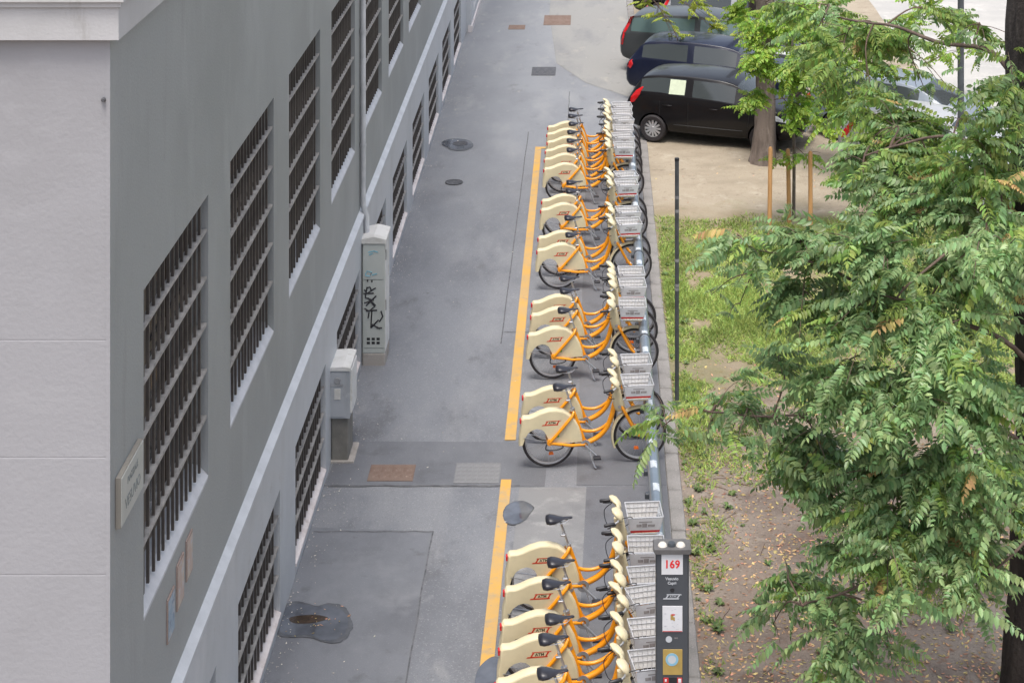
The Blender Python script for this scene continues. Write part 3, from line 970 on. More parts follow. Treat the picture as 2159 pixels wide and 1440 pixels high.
def smooth_path(pts, n=5):
    P = [Vector(p) for p in pts]
    out = []
    for i in range(len(P) - 1):
        p0, p1, p2, p3 = P[max(i - 1, 0)], P[i], P[i + 1], P[min(i + 2, len(P) - 1)]
        for k in range(n):
            t = k / n
            out.append(.5 * ((2 * p1) + (-p0 + p2) * t + (2 * p0 - 5 * p1 + 4 * p2 - p3) * t * t + (-p0 + 3 * p1 - 3 * p2 + p3) * t ** 3))
    out.append(P[-1])
    return out


RH, FH = Vector((-.565, 0, .33)), Vector((.565, 0, .33))
BIKE_PROTO = {}


def make_wheel(b, hub, front):
    wh = MB()
    for k in range(20):                                   # spokes
        a = 2 * math.pi * k / 20
        s = .018 if k % 2 else -.018
        wh.tube([(hub.x + .02 * math.cos(a + .5), s, hub.z + .02 * math.sin(a + .5)), (hub.x + .285 * math.cos(a), 0, hub.z + .285 * math.sin(a))], .0010, 3, False)
    w = wh.build('wheel', 'chrome', b)
    MB().torus(tuple(hub), .309, .021, 'y', 40, 8).build('tyre', 'tyre', w, smooth=60)
    MB().lathe([(.292, -.014), (.300, -.016), (.302, .016), (.292, .014), (.276, .008), (.276, -.008)], tuple(hub), 'y', 40, True).build('rim', 'rim', w, smooth=40)
    MB().lathe([(0, -.045), (.018, -.045), (.024, -.03), (.014, -.02), (.014, .02), (.024, .03), (.018, .045), (0, .045)], tuple(hub), 'y', 14).build('hub', 'chrome', w, smooth=40)
    a = R(-105 if front else -80)
    rx, rz = hub.x + .17 * math.cos(a), hub.z + .17 * math.sin(a)
    MB().prism([(rx - .03, rz - .012), (rx + .03, rz - .012), (rx + .024, rz + .014), (rx - .024, rz + .014)], -.018, .018).build('reflector', 'reflector', w)
    return w


def make_bike():
    b = empty('share_bike')
    # frame: stout low U-shaped main tube, seat tube, stay, chain stay, head tube, fork
    m = MB()
    m.tube([(-.118, 0, .262), (-.265, 0, .665)], .0255, 12)
    m.tube(smooth_path([(-.115, 0, .262), (-.06, 0, .275), (.05, 0, .330), (.145, 0, .425), (.205, 0, .55), (.245, 0, .70), (.262, 0, .80)]), .031, 12)
    m.tube(smooth_path([(-.180, 0, .435), (-.11, 0, .408), (0, 0, .405), (.10, 0, .440), (.185, 0, .50)]), .0185, 10)
    for s in (-1, 1):
        m.tube([(-.258, s * .025, .66), (-.285, s * .066, .622), (-.40, s * .076, .495), (-.560, s * .080, .325)], .018, 10)
        m.tube([(-.118, s * .045, .262), (-.30, s * .075, .272), (-.560, s * .075, .315)], .018, 10)
    m.tube([(-.118, -.05, .262), (-.118, .05, .262)], .036, 14)
    m.tube([(-.562, -.088, .325), (-.562, .088, .325)], .036, 16)
    m.tube([(.25, 0, .735), (.285, 0, .675)], .034, 12)
    fr = m.build('frame', 'orange', b, smooth=50)
    m = MB()
    for s in (-1, 1):
        m.tube(smooth_path([(.330, s * .03, .70), (.375, s * .055, .63), (.43, s * .058, .52), (.505, s * .055, .39), (.563, s * .055, .33)]), [.02] * 20 + [.012], 10)
    m.tube([(.335, -.04, .70), (.335, .04, .70)], .025, 10)
    m.build('fork', 'orange', b, smooth=50)
    make_wheel(b, RH, False)
    make_wheel(b, FH, True)
    # rear skirt guard
    outer = [(-.913, .30), (-.907, .424), (-.888, .525), (-.885, .60), (-.868, .618), (-.80, .618), (-.735, .637), (-.66, .668), (-.57, .690), (-.48, .690), (-.395, .668), (-.32, .620), (-.262, .555), (-.218, .475), (-.187, .385), (-.172, .305)]
    inner = [(-.50, .300), (-.575, .352), (-.60, .41), (-.628, .458), (-.665, .485), (-.715, .496), (-.775, .482), (-.825, .448), (-.862, .39), (-.893, .30)]
    poly = outer + inner
    m = MB()
    hw = .062
    for s in (-1, 1):
        n0 = len(m.v)
        for (x, z) in poly:
            inset = .010 if z > .6 else 0
            m.v.append((x, s * hw, z))
        tri = mathutils_tess(poly)
        for t in tri:
            m.face([n0 + i for i in t])
    # rolled top band along the outer edge
    n0 = len(m.v)
    cx, cz = -.56, .38
    sec = [(-hw, 0), (-hw * .92, .012), (-hw * .6, .022), (0, .026), (hw * .6, .022), (hw * .92, .012), (hw, 0)]
    for (x, z) in outer:
        d = Vector((x - cx, z - cz)).normalized()
        for (yy, h) in sec:
            m.v.append((x + d.x * h, yy, z + d.y * h))
    k = len(sec)
    for i in range(len(outer) - 1):
        for j in range(k - 1):
            a = n0 + i * k + j
            m.face((a, a + 1, a + k + 1, a + k))
    # inner return lip
    n0 = len(m.v)
    for (x, z) in inner:
        m.v += [(x, -hw, z), (x, -hw + .02, z), (x, hw - .02, z), (x, hw, z)]
    for i in range(len(inner) - 1):
        a = n0 + i * 4
        m.face((a, a + 1, a + 5, a + 4))
        m.face((a + 2, a + 3, a + 7, a + 6))
    sg_ = m.build('skirt_guard', 'cream', b, smooth=35)
    for s in (-1, 1):
        m = MB()
        yv = s * (hw + .0015)
        A, B, C, D = (-.66, .527), (-.475, .527), (-.415, .583), (-.60, .583)
        t = .0125
        P = lambda p: (p[0], yv, p[1])
        m.quad(P(A), P((B[0] + .02, B[1])), P((B[0] + .014 + .005, B[1] + t)), P((A[0] + .013, A[1] + t)))
        m.quad(P((D[0] - .013, D[1] - t * .6)), P((C[0] - .013, C[1] - t * .6)), P(C), P(D))
        m.quad(P((-.625, .535)), P((-.608, .535)), P((-.578, .578)), P((-.597, .578)))
        m.quad(P((-.482, .535)), P((-.465, .535)), P((-.437, .578)), P((-.456, .578)))
        m.build('logo', 'redprint', sg_)
        text_mesh('logo_text', 'ATM', .036, 'darkprint', sg_, (-.532, yv, .556), (R(90), 0, R(180) if s > 0 else 0), depth=.0006, sx=1.2, bold=.001)
        m = MB().lathe([(0, -.0006), (.018, -.0006), (.018, .0006), (0, .0006)], (-.462, yv, .395), 'y', 14)
        m.build('sticker', 'greenprint', sg_)
    m = MB().bevbox(-.925, -.898, -.03, .03, .555, .605, .006)
    m.build('tail_light', 'redlight', b)
    # front mudguard
    m = MB()
    a0, a1, n = 68, 205, 22
    sec = [(-.034, -.02), (-.030, .0), (0, .008), (.030, .0), (.034, -.02)]
    n0 = 0
    for i in range(n + 1):
        a = R(a0 + (a1 - a0) * i / n)
        for (yy, h) in sec:
            m.v.append((FH.x + (.352 + h) * math.cos(a), yy, FH.z + (.352 + h) * math.sin(a)))
    for i in range(n):
        for j in range(4):
            a = i * 5 + j
            m.face((a, a + 1, a + 6, a + 5))
    m.build('front_mudguard', 'cream', b, smooth=60)
    # head shroud
    m = MB()
    prof = [(.222, .93, .030), (.316, .945, .030), (.222, .80, .046), (.345, .82, .046), (.226, .71, .050), (.388, .69, .044), (.262, .645, .040), (.345, .628, .036)]
    rows = [(.930, .212, .318, .034), (.86, .216, .330, .046), (.79, .220, .350, .052), (.72, .226, .374, .052), (.67, .240, .384, .046), (.632, .275, .350, .030)]
    n0 = 0
    for (z, xa, xb, hy) in rows:
        xm, hx = (xa + xb) / 2, (xb - xa) / 2
        for k in range(12):
            a = 2 * math.pi * k / 12
            ca, sa = math.cos(a), math.sin(a)
            m.v.append((xm + hx * math.copysign(abs(ca) ** .7, ca), hy * math.copysign(abs(sa) ** .7, sa), z))
    for i in range(len(rows) - 1):
        for k in range(12):
            a, c = i * 12 + k, i * 12 + (k + 1) % 12
            m.face((a, c, c + 12, a + 12))
    m.face(range(12)); m.face(range(60, 72))
    sh = m.build('head_shroud', 'cream', b, smooth=60)
    MB().lathe([(0, -.053), (.020, -.053), (.022, -.048)], (.305, 0, .70), 'y', 14).build('emblem', 'adgrey', sh)
    # handlebar cover: two rounded cream cowls joined by a neck
    m = MB()
    secs = []
    nv = 21
    for i in range(nv):
        v = -1 + 2 * i / (nv - 1)
        av = abs(v)
        lobe = max(0, 1 - ((av - .60) / .42) ** 2) ** .5
        r = max(.34 if av < .5 else .12, lobe)
        yy = v * .225
        sx_, sz_ = .090 * r, .036 * r
        ring = []
        for k in range(10):
            a = 2 * math.pi * k / 10
            px_, pz_ = sx_ * math.cos(a), sz_ * math.sin(a)
            pz_ -= 3.2 * px_ * px_                            # bowed like a hand guard
            tilt = R(-52)
            ring.append((.262 - .025 * av ** 2 + px_ * math.cos(tilt) - pz_ * math.sin(tilt), yy, 1.035 + px_ * math.sin(tilt) + pz_ * math.cos(tilt)))
        secs.append(ring)
    for rg in secs:
        m.v += rg
    for i in range(nv - 1):
        for k in range(10):
            a, c = i * 10 + k, i * 10 + (k + 1) % 10
            m.face((a, c, c + 10, a + 10))
    m.face(range(10)); m.face(range((nv - 1) * 10, nv * 10))
    m.build('handlebar_cover', 'cream', b, smooth=80)
    m = MB()
    m.tube([(.268, 0, .92), (.255, 0, 1.02)], .016, 8)
    m.tube(smooth_path([(.10, -.275, .985), (.20, -.262, .995), (.245, -.20, 1.01), (.255, 0, 1.015), (.245, .20, 1.01), (.20, .262, .995), (.10, .275, .985)]), .011, 8)
    hb = m.build('handlebar', 'chrome', b, smooth=50)
    for s in (-1, 1):
        MB().tube([(.085, s * .277, .983), (.095, s * .276, .984), (.19, s * .265, .994), (.20, s * .262, .995)], [.012, .0175, .0175, .012], 10).build('grip', 'black', hb, smooth=50)
        MB().tube(smooth_path([(.215, s * .245, .985), (.19, s * .27, .965), (.12, s * .285, .958)]), .006, 6).build('brake_lever', 'black', hb, smooth=50)
    MB().lathe([(.001, .028), (.018, .022), (.026, .008), (.026, 0), (.001, 0)], (.225, -.115, 1.055), 'z', 12).build('bell', 'chrome', hb, smooth=50)
    m = MB()
    m.tube(smooth_path([(.22, -.22, .99), (.16, -.20, .90), (.18, -.10, .82), (.25, -.04, .80)]), .0045, 5)
    m.tube(smooth_path([(.22, .22, .99), (.13, .20, .92), (.15, .10, .82), (.24, .04, .78)]), .0045, 5)
    m.tube(smooth_path([(.26, -.18, 1.0), (.37, -.20, 1.03), (.40, -.12, .95), (.33, -.04, .86)]), .0045, 5)
    m.build('brake_cable', 'black', hb, smooth=60)
    # basket: wire rims and wires, printed plates on both sides
    m = MB()
    def loop(z, x0, x1, hy, r):
        pts = [(x0, -hy, z), (x1, -hy, z), (x1, hy, z), (x0, hy, z), (x0, -hy, z)]
        for a_, b_ in zip(pts, pts[1:]):
            m.tube([a_, b_], r, 6)
    loop(1.005, .345, .715, .175, .0060)
    loop(.955, .353, .704, .168, .0035)
    loop(.905, .361, .692, .160, .0035)
    loop(.825, .375, .672, .148, .006)
    for i in range(9):
        t = i / 8
        for s in (-1, 1):
            m.tube([(.345 + .37 * t, s * .175, 1.005), (.375 + .297 * t, s * .148, .825)], .0028, 4, False)
        y0_, y1_ = -.175 + .35 * t, -.148 + .296 * t
        m.tube([(.345, y0_, 1.005), (.375, y1_, .825), (.672, y1_, .825), (.715, y0_, 1.005)], .0028, 4, False)
    bk = m.build('basket', 'wire', b, smooth=50)
    for s in (-1, 1):
        def on(t, z):                                      # point on basket side
            k = (z - .825) / .18
            return (.378 + (.348 - .378) * k + t * (.294 + (.366 - .294) * k), s * (.153 + .027 * k), z)
        m = MB()
        n = 6
        for i in range(n):
            m.quad(on(i / n, .842), on((i + 1) / n, .842), on((i + 1) / n, .996), on(i / n, .996))
        pl = m.build('ad_plate', 'adwhite', bk)
        off = s * .002
        sh_ = lambda p: (p[0], p[1] + off, p[2])
        m = MB().quad(sh_(on(0, .842)), sh_(on(1, .842)), sh_(on(1, .866)), sh_(on(0, .866)))
        m.build('red_stripe', 'adred', pl)
        m = MB()
        for (t0, t1, z0, z1) in ((.22, .38, .905, .935), (.40, .55, .900, .945), (.58, .80, .905, .930), (.30, .70, .955, .965)):
            m.quad(sh_(on(t0, z0)), sh_(on(t1, z0)), sh_(on(t1, z1)), sh_(on(t0, z1)))
        m.build('print', 'adgrey', pl)
    MB().bevbox(.40, .66, -.10, .10, .785, .818, .01).build('basket_tray', 'cream', bk)
    MB().tube([(.30, 0, .74), (.42, 0, .79)], .014, 8).build('basket_bracket', 'chrome', bk)
    MB().lathe([(.001, .03), (.03, .02), (.034, 0), (.03, -.02), (.001, -.02)], (.455, 0, .745), 'x', 14).build('headlamp', 'orange', b, smooth=50)
    # cranks, pedals
    m = MB()
    m.tube([(-.118, -.085, .262), (-.118, .085, .262)], .012, 8)
    m.tube([(-.118, -.085, .262), (.012, -.095, .135)], .0125, 8)
    m.tube([(-.118, .085, .262), (-.248, .095, .389)], .0125, 8)
    ck = m.build('crank', 'chrome', b, smooth=50)
    for s, px_, pz_ in ((-1, .012, .135), (1, -.248, .389)):
        MB().bevbox(px_ - .045, px_ + .045, s * .145 - .04, s * .145 + .04, pz_ - .012, pz_ + .012, .005).build('pedal', 'black', ck)
    MB().lathe([(.03, -.062), (.062, -.062), (.062, -.056), (.03, -.056)], (-.118, 0, .262), 'y', 20, True).build('chain_ring', 'chrome', ck)
    # side stand and wheel stay loop
    m = MB()
    m.tube([(-.10, -.06, .25), (-.02, -.15, .03), (0, -.155, .012)], .009, 8)
    m.build('side_stand', 'chrome', b, smooth=50)
    m = MB()
    m.tube(smooth_path([(-.60, -.085, .31), (-.61, -.09, .25), (-.55, -.09, .235), (-.46, -.09, .24), (-.40, -.09, .265), (-.41, -.085, .29)]), .008, 6)
    m.build('wheel_lock', 'black', b, smooth=50)
    m = MB()
    for s in (-1, 1):
        m.tube([(-.565, s * .07, .33), (-.88, s * .066, .40)], .004, 5)
    m.build('guard_stay', 'chrome', b)
    # saddle and post: one group that can be raised
    m = MB()
    m.tube([(-.262, 0, .66), (-.345, 0, .905)], .0135, 10)
    m.tube([(-.262, 0, .645), (-.268, 0, .675)], .031, 12)
    sp = m.build('seat_post', 'chrome', b, smooth=50)
    m = MB()
    # plan outline: wide rear, long nose
    rowsS = [(-.505, .035, .925, .958), (-.497, .075, .902, .976), (-.46, .095, .898, .982), (-.415, .090, .905, .974), (-.365, .066, .922, .960), (-.32, .036, .937, .955), (-.265, .024, .940, .960), (-.235, .020, .940, .961), (-.222, .010, .944, .956)]
    for (x, hw_, z0, z1) in rowsS:
        for k in range(10):
            a = 2 * math.pi * k / 10
            yy = hw_ * math.cos(a)
            zz = (z0 + z1) / 2 + (z1 - z0) / 2 * math.sin(a)
            m.v.append((x, yy, zz))
    for i in range(len(rowsS) - 1):
        for k in range(10):
            a, c = i * 10 + k, i * 10 + (k + 1) % 10
            m.face((a, c, c + 10, a + 10))
    m.face(range(10)); m.face(range(80, 90))
    sd = m.build('saddle', 'saddle', b, smooth=80)
    m = MB()
    for s in (-1, 1):
        m.tube([(-.46, s * .03, .915), (-.40, s * .025, .895), (-.30, s * .02, .905), (-.26, s * .01, .935)], .004, 6)
    m.build('saddle_rail', 'chrome', sd)
    m = MB().bevbox(-.352, -.30, -.06, -.03, .785, .80, .004)
    m.tube([(-.33, 0, .80), (-.30, -.05, .795)], .006, 6)
    m.build('seat_lever', 'chrome', sp)
    return b


def mathutils_tess(poly):
    from mathutils.geometry import tessellate_polygon
    return tessellate_polygon([[Vector((x, z, 0)) for x, z in poly]])


bike0 = make_bike()
cl_six = 'cluster of six behind the terminal'
BK = [  # depth, saddle height, label
    (16.92, .965, 'orange and cream share bike, nearest of all, cut by the bottom edge'),
    (17.47, .955, 'orange share bike, second in the cluster beside the grey terminal'),
    (18.04, .835, 'orange share bike with low saddle, third in the cluster beside the terminal'),
    (18.46, .950, 'orange share bike, fourth in the cluster beside the terminal'),
    (19.10, .845, 'orange share bike, fifth in the cluster beside the terminal'),
    (19.83, .935, 'orange share bike with raised saddle, last in the cluster beside the terminal'),
    (23.24, .950, 'orange share bike seen in full alone at the front of the middle pair'),
    (23.90, .905, 'orange share bike just behind the one seen in full'),
    (25.93, .910, 'orange share bike at the front of the group of three'),
    (26.68, .915, 'orange share bike in the middle of the group of three'),
    (27.18, .920, 'orange share bike at the back of the group of three'),
    (29.42, .815, 'orange share bike with low saddle, front of the pair beyond the three'),
    (30.02, .890, 'orange share bike at the back of the pair beyond the three'),
    (31.47, .885, 'orange share bike, front of the pair just before the far six'),
    (31.95, .885, 'orange share bike, back of the pair just before the far six'),
    (33.78, .920, 'orange share bike with visible rear wheel, front of the far six'),
    (34.38, .920, 'orange share bike, second of the far six'),
    (34.94, .925, 'orange share bike, third of the far six'),
    (35.55, .920, 'orange share bike, fourth of the far six'),
    (36.08, .925, 'orange share bike, fifth of the far six'),
    (36.58, .920, 'orange share bike, farthest of the whole row'),
]
for i, (D, zs_, lab) in enumerate(BK):
    b = bike0 if i == 0 else copy_tree(bike0)
    b.location = (random.uniform(-.012, .012), D + .085, .010)
    b.rotation_euler = (0, 0, R(7.5 + random.uniform(-1.6, 1.6)))
    b.scale = (1, 1, 1)
    tag(b, lab, 'bicycle', 'share bikes docked along the rail')
    st_a = R(random.uniform(-7, 9)) if i else R(2)
    axis = Vector((-.25, 0, .97))
    piv = Vector((.30, 0, .72))
    turn = Matrix.Translation(piv) @ Matrix.Rotation(st_a, 4, axis) @ Matrix.Translation(-piv)
    front_wheel = [c for c in b.children if c.name.startswith('wheel')and not c.name.startswith('wheel_lock')][1:]
    for ch in b.children:
        if ch.name.startswith(('handlebar', 'basket', 'fork', 'front_mudguard', 'headlamp')) or ch in front_wheel:
            ch.matrix_local = turn @ ch.matrix_local
        if ch.name.startswith(('saddle', 'seat_post')):
            dz = zs_ - .945
            ch.location.z += dz
            ch.location.x -= dz * .33

# ------------------------------------------------------------------ docking rail and terminal
RX, RZ = .672, .665
rl = empty('docking_rail', (RX, 17.4, 0), label='blue grey tubular docking rail running along the row of bikes', cat='rail')
jn = [16.85, 18.79, 22.21, 25.63, 29.04, 32.46, 35.88, 37.25]
for a, b in zip(jn, jn[1:]):
    MB().tube([(0, a - 17.4, RZ), (0, b - 17.4, RZ)], .071, 20).build('rail_tube', 'rail', rl, smooth=40)
for y in jn[1:]:
    MB().lathe([(.071, -.03), (.079, -.026), (.079, .026), (.071, .03)], (0, y - 17.4, RZ), 'y', 20).build('collar', 'raildark', rl, smooth=30)
for y in (18.9, 20.2, 23.55, 26.95, 30.35, 33.75, 36.9):
    MB().box(-.03, .03, y - .04 - 17.4, y + .04 - 17.4, .005, RZ - .05).build('post', 'raildark', rl)
    MB().box(-.08, .08, y - .09 - 17.4, y + .09 - 17.4, .002, .016).build('foot_plate', 'raildark', rl)
y = 17.7
lb = None
k = 0
while y < 37.1:
    m = MB()
    n = 5
    if lb is None:
        for i in range(n):
            a0_, a1_ = R(55 + 62 * i / n), R(55 + 62 * (i + 1) / n)
            m.quad((.0722 * math.cos(a0_), -.09, .0722 * math.sin(a0_)), (.0722 * math.cos(a1_), -.09, .0722 * math.sin(a1_)), (.0722 * math.cos(a1_), .09, .0722 * math.sin(a1_)), (.0722 * math.cos(a0_), .09, .0722 * math.sin(a0_)))
        lb = m.build('slot_label', 'raillabel', rl)
        lb.location = (0, y - 17.4, RZ)
        hk = MB().bevbox(-.115, -.05, -.03, .03, -.06, .0, .01).build('dock_lock', 'raildark', rl)
        hk.location = (0, y - 17.4, RZ)
    else:
        inst(lb, rl, (0, y - 17.4, RZ)).rotation_euler = (0, R(random.uniform(-8, 8)), 0)
        inst(hk, rl, (0, y - 17.4, RZ))
    y += .57

ZT = 2.212
tt = empty('rental_terminal', (.6826, 16.75, 0), label='dark grey bike rental terminal numbered 169 at the end of the rail', cat='terminal')
MB().bevbox(-.1455, .1455, -.075, .075, .0, ZT - .042, .012).build('column', 'totem', tt)
m = MB()
m.prism([(-.168, ZT - .017), (-.151, ZT - .04), (.151, ZT - .04), (.168, ZT - .017), (.161, ZT), (-.161, ZT)], -.10, .10, 'y')
cp = m.build('cap', 'totemcap', tt)
for x in (-.085, .075):
    MB().lathe([(.001, .030), (.025, .026), (.038, .012), (.042, 0)], (x, -.02, ZT), 'z', 16).build('lens', 'lens', cp, smooth=60)
MB().lathe([(.001, .028), (.03, .028), (.036, .012), (.036, 0)], (-.005, -.02, ZT), 'z', 16).build('aerial_base', 'raildark', cp, smooth=40)
FY = -.0765
fp = lambda px, py: ((px - 1417) / 238.8, ZT - (py - 1147) / 238.8)


def panel(name, px0, px1, py0, py1, material, parent=tt, proud=.003):
    (x0, z1), (x1, z0) = fp(px0, py0), fp(px1, py1)
    return MB().bevbox(x0, x1, FY - proud, FY + .003, z0, z1, .0015).build(name, material, parent)


pn = panel('number_panel', 1394, 1439, 1159, 1201, 'white')
RF = (R(90), 0, 0)


def ttext(s, px, py, size, material, parent, proud=.004, sx=1., bold=0.):
    x, z = fp(px, py)
    return text_mesh('lettering', s, size, material, parent, (x, FY - proud, z), RF, depth=.0008, sx=sx, bold=bold)


ttext('169', 1416.5, 1180, .098, 'red', pn, .0045, .95, .0022)
ttext('Vesuvio', 1416, 1210, .036, 'pale', tt, .002, 1.0, .0008)
ttext('Capri', 1416, 1219, .034, 'pale', tt, .002, 1.0, .0008)
x, z = fp(1417, 1234)
MB().lathe([(0, -.003), (.017, -.003), (.019, .002)], (x, FY, z), 'y', 16).build('camera_hole', 'black', tt)
m = MB()
for quad in (((1397, 1253), (1430, 1253), (1431.5, 1250.5), (1398.5, 1250.5)), ((1404, 1244), (1437, 1244), (1435, 1242), (1406, 1242)), ((1402, 1251), (1405, 1251), (1410, 1243.5), (1407, 1243.5)), ((1425, 1251), (1428, 1251), (1434, 1243.5), (1431, 1243.5))):
    m.poly([(fp(*q)[0], FY - .0015, fp(*q)[1]) for q in quad])
m.build('logo', 'pale', tt)
ttext('ATM', 1418, 1247.3, .024, 'pale', tt, .002, 1.2)
mp_ = panel('map_panel', 1396, 1438, 1267, 1321, 'white')
m = MB()
for (a, b, c, d) in ((1413, 1419, 1284, 1296), (1419, 1422, 1290, 1298)):
    (x0, z1), (x1, z0) = fp(a, c), fp(b, d)
    m.quad((x0, FY - .0042, z0), (x1, FY - .0042, z0), (x1, FY - .0042, z1), (x0, FY - .0042, z1))
m.build('map_mark', 'gold', mp_)
m = MB()
for (a, b, c, d) in ((1415, 1422, 1283.5, 1286.5), (1396.5, 1437.5, 1319, 1320.6)):
    (x0, z1), (x1, z0) = fp(a, c), fp(b, d)
    m.quad((x0, FY - .0046, z0), (x1, FY - .0046, z0), (x1, FY - .0046, z1), (x0, FY - .0046, z1))
m.build('map_mark', 'adred', mp_)
m = MB()
for i in range(22):
    px, py = random.uniform(1398, 1434), random.uniform(1270, 1316)
    (x0, z1), (x1, z0) = fp(px, py), fp(px + random.uniform(1, 4), py + random.uniform(.6, 1.6))
    m.quad((x0, FY - .0044, z0), (x1, FY - .0044, z0), (x1, FY - .0044, z1), (x0, FY - .0044, z1))
m.build('map_lines', 'pale', mp_)
x, z = fp(1409.5, 1337)
MB().lathe([(0, -.0018), (.028, -.0018), (.028, .0)], (x, FY, z), 'y', 20).build('round_mark', 'pale', tt)
ttext('bici', 1425, 1334, .022, 'adgrey', tt, .002)
gp = panel('gold_panel', 1397, 1438, 1358, 1411, 'gold')
x, z = fp(1416, 1379)
MB().lathe([(.036, -.005), (.056, -.005), (.056, -.003), (.036, -.003)], (x, FY, z), 'y', 28, True).build('ring', 'bluering', gp)
MB().lathe([(0, -.0048), (.036, -.0048), (.036, -.003)], (x, FY, z), 'y', 28).build('disc', 'pale', gp)
sp_ = panel('sticker_strip', 1397, 1438, 1416, 1431, 'black')
panel('sticker', 1398, 1409, 1417, 1430, 'adred', sp_, .0045)
panel('sticker', 1427, 1437.5, 1417, 1430, 'adred', sp_, .0045)
panel('sticker', 1401, 1405, 1420, 1425, 'white', sp_, .006)
panel('sticker', 1429, 1435.5, 1419, 1427, 'white', sp_, .006)
panel('screen', 1395, 1440, 1440, 1490, 'black')

# ------------------------------------------------------------------ poles and stakes
pl = empty('sign_pole', (1.085, 25.05, 0), label='slim dark grey pole standing beside the kerb', cat='pole')
MB().tube([(0, 0, 0), (0, 0, 3.24)], .028, 14).build('shaft', 'pole', pl, smooth=40)
MB().tube([(0, 0, 3.24), (0, 0, 3.275)], .031, 14).build('cap', 'trim', pl, smooth=40)
for z in (1.93, 1.60, 1.55, 2.76, 2.58):
    MB().lathe([(.0285, -.02), (.0295, -.02), (.0295, .02), (.0285, .02)], (0, 0, z), 'z', 14, True).build('band', 'poleband', pl, smooth=40)
MB().lathe([(.0282, 0), (.06, 0), (.065, .02), (.0282, .03)], (0, 0, .02), 'z', 14).build('base_collar', 'pole', pl, smooth=40)
lp = empty('lamp_post', (6.56, 34.0, 0), label='thicker dark lamp post on the right rising behind the leaves', cat='lamp post')
MB().tube([(0, 0, 0), (0, 0, 1.1), (0, 0, 1.2), (0, 0, 7.6)], [.085, .085, .06, .05], 14).build('shaft', 'pole', lp, smooth=40)
MB().tube([(0, 0, 7.6), (0, -.3, 7.9), (0, -1.0, 8.0)], .035, 10).build('arm', 'pole', lp, smooth=40)
MB().bevbox(-.12, .12, -1.5, -.9, 7.92, 8.06, .03).build('lamp_head', 'pole', lp)
for (px, D, top, lab) in ((1622, 31.8, 1.55, 'tan wooden stake, leftmost of three round the young tree'), (1664, 32.6, 1.30, 'tan wooden stake, middle of three round the young tree'), (1709, 31.9, 1.45, 'tan wooden stake, rightmost of three round the young tree')):
    X = (px - VPX) * D / FPX
    o = MB().tube([(0, 0, -.05), (0, 0, top - .03), (0, 0, top)], [.038, .036, .024], 12).build('tree_stake', 'wood', smooth=40)
    o.location = (X, D, 0)
    o.rotation_euler = (R(random.uniform(-1, 1)), R(random.uniform(-1, 1)), 0)
    tag(o, lab, 'stake', 'stakes round the young tree')


# ------------------------------------------------------------------ cars
# station: x, z_low, (half width, z) waist, (hw, z) belt, (hw, z) roof edge, roof z
HATCH = [
    (0.00, .40, .70, .56, .66, .74, .55, .78, .79), (.09, .30, .80, .58, .765, .90, .62, .96, .97), (.36, .24, .845, .60, .805, 1.06, .605, 1.36, 1.405),
    (.80, .20, .855, .60, .82, 1.06, .615, 1.425, 1.47), (1.42, .19, .86, .60, .825, 1.02, .625, 1.44, 1.485), (1.56, .19, .86, .60, .825, 1.01, .625, 1.44, 1.485),
    (2.20, .19, .86, .60, .82, .975, .605, 1.41, 1.455), (2.52, .19, .855, .60, .81, .955, .585, 1.335, 1.38), (3.10, .20, .84, .60, .77, .90, .66, .985, 1.00),
    (3.55, .22, .82, .58, .71, .83, .54, .89, .905), (3.83, .26, .74, .54, .64, .72, .46, .76, .77), (3.95, .36, .62, .50, .56, .62, .40, .65, .655)]
SEDANISH = [
    (0.00, .40, .72, .58, .68, .80, .55, .85, .86), (.10, .30, .82, .60, .78, .93, .64, .98, .99), (.42, .24, .86, .62, .82, 1.02, .62, 1.36, 1.41),
    (.90, .20, .87, .62, .83, .995, .63, 1.43, 1.475), (1.55, .19, .875, .62, .84, .965, .635, 1.435, 1.48), (1.68, .19, .875, .62, .84, .96, .635, 1.43, 1.478),
    (2.40, .19, .875, .62, .83, .935, .605, 1.385, 1.43), (2.72, .19, .87, .62, .82, .92, .585, 1.30, 1.345), (3.35, .20, .85, .60, .78, .90, .66, .97, .985),
    (3.85, .22, .83, .58, .72, .82, .54, .87, .885), (4.15, .26, .75, .54, .65, .70, .46, .735, .745), (4.28, .36, .63, .50, .57, .60, .40, .63, .635)]
WAGON = [
    (0.00, .40, .72, .58, .69, .80, .60, .86, .87), (.08, .30, .82, .60, .785, .95, .66, 1.02, 1.03), (.30, .24, .86, .62, .82, .98, .64, 1.37, 1.415),
    (1.15, .20, .87, .62, .835, .965, .645, 1.43, 1.47), (1.95, .19, .875, .62, .84, .95, .645, 1.44, 1.485), (2.07, .19, .875, .62, .84, .945, .645, 1.44, 1.485),
    (2.78, .19, .875, .62, .83, .92, .62, 1.39, 1.435), (3.02, .19, .87, .62, .82, .91, .60, 1.325, 1.37), (3.62, .20, .85, .60, .78, .90, .66, .97, .985),
    (4.10, .22, .83, .58, .72, .83, .54, .885, .90), (4.42, .26, .75, .54, .65, .72, .46, .75, .76), (4.54, .36, .63, .50, .57, .62, .40, .65, .655)]


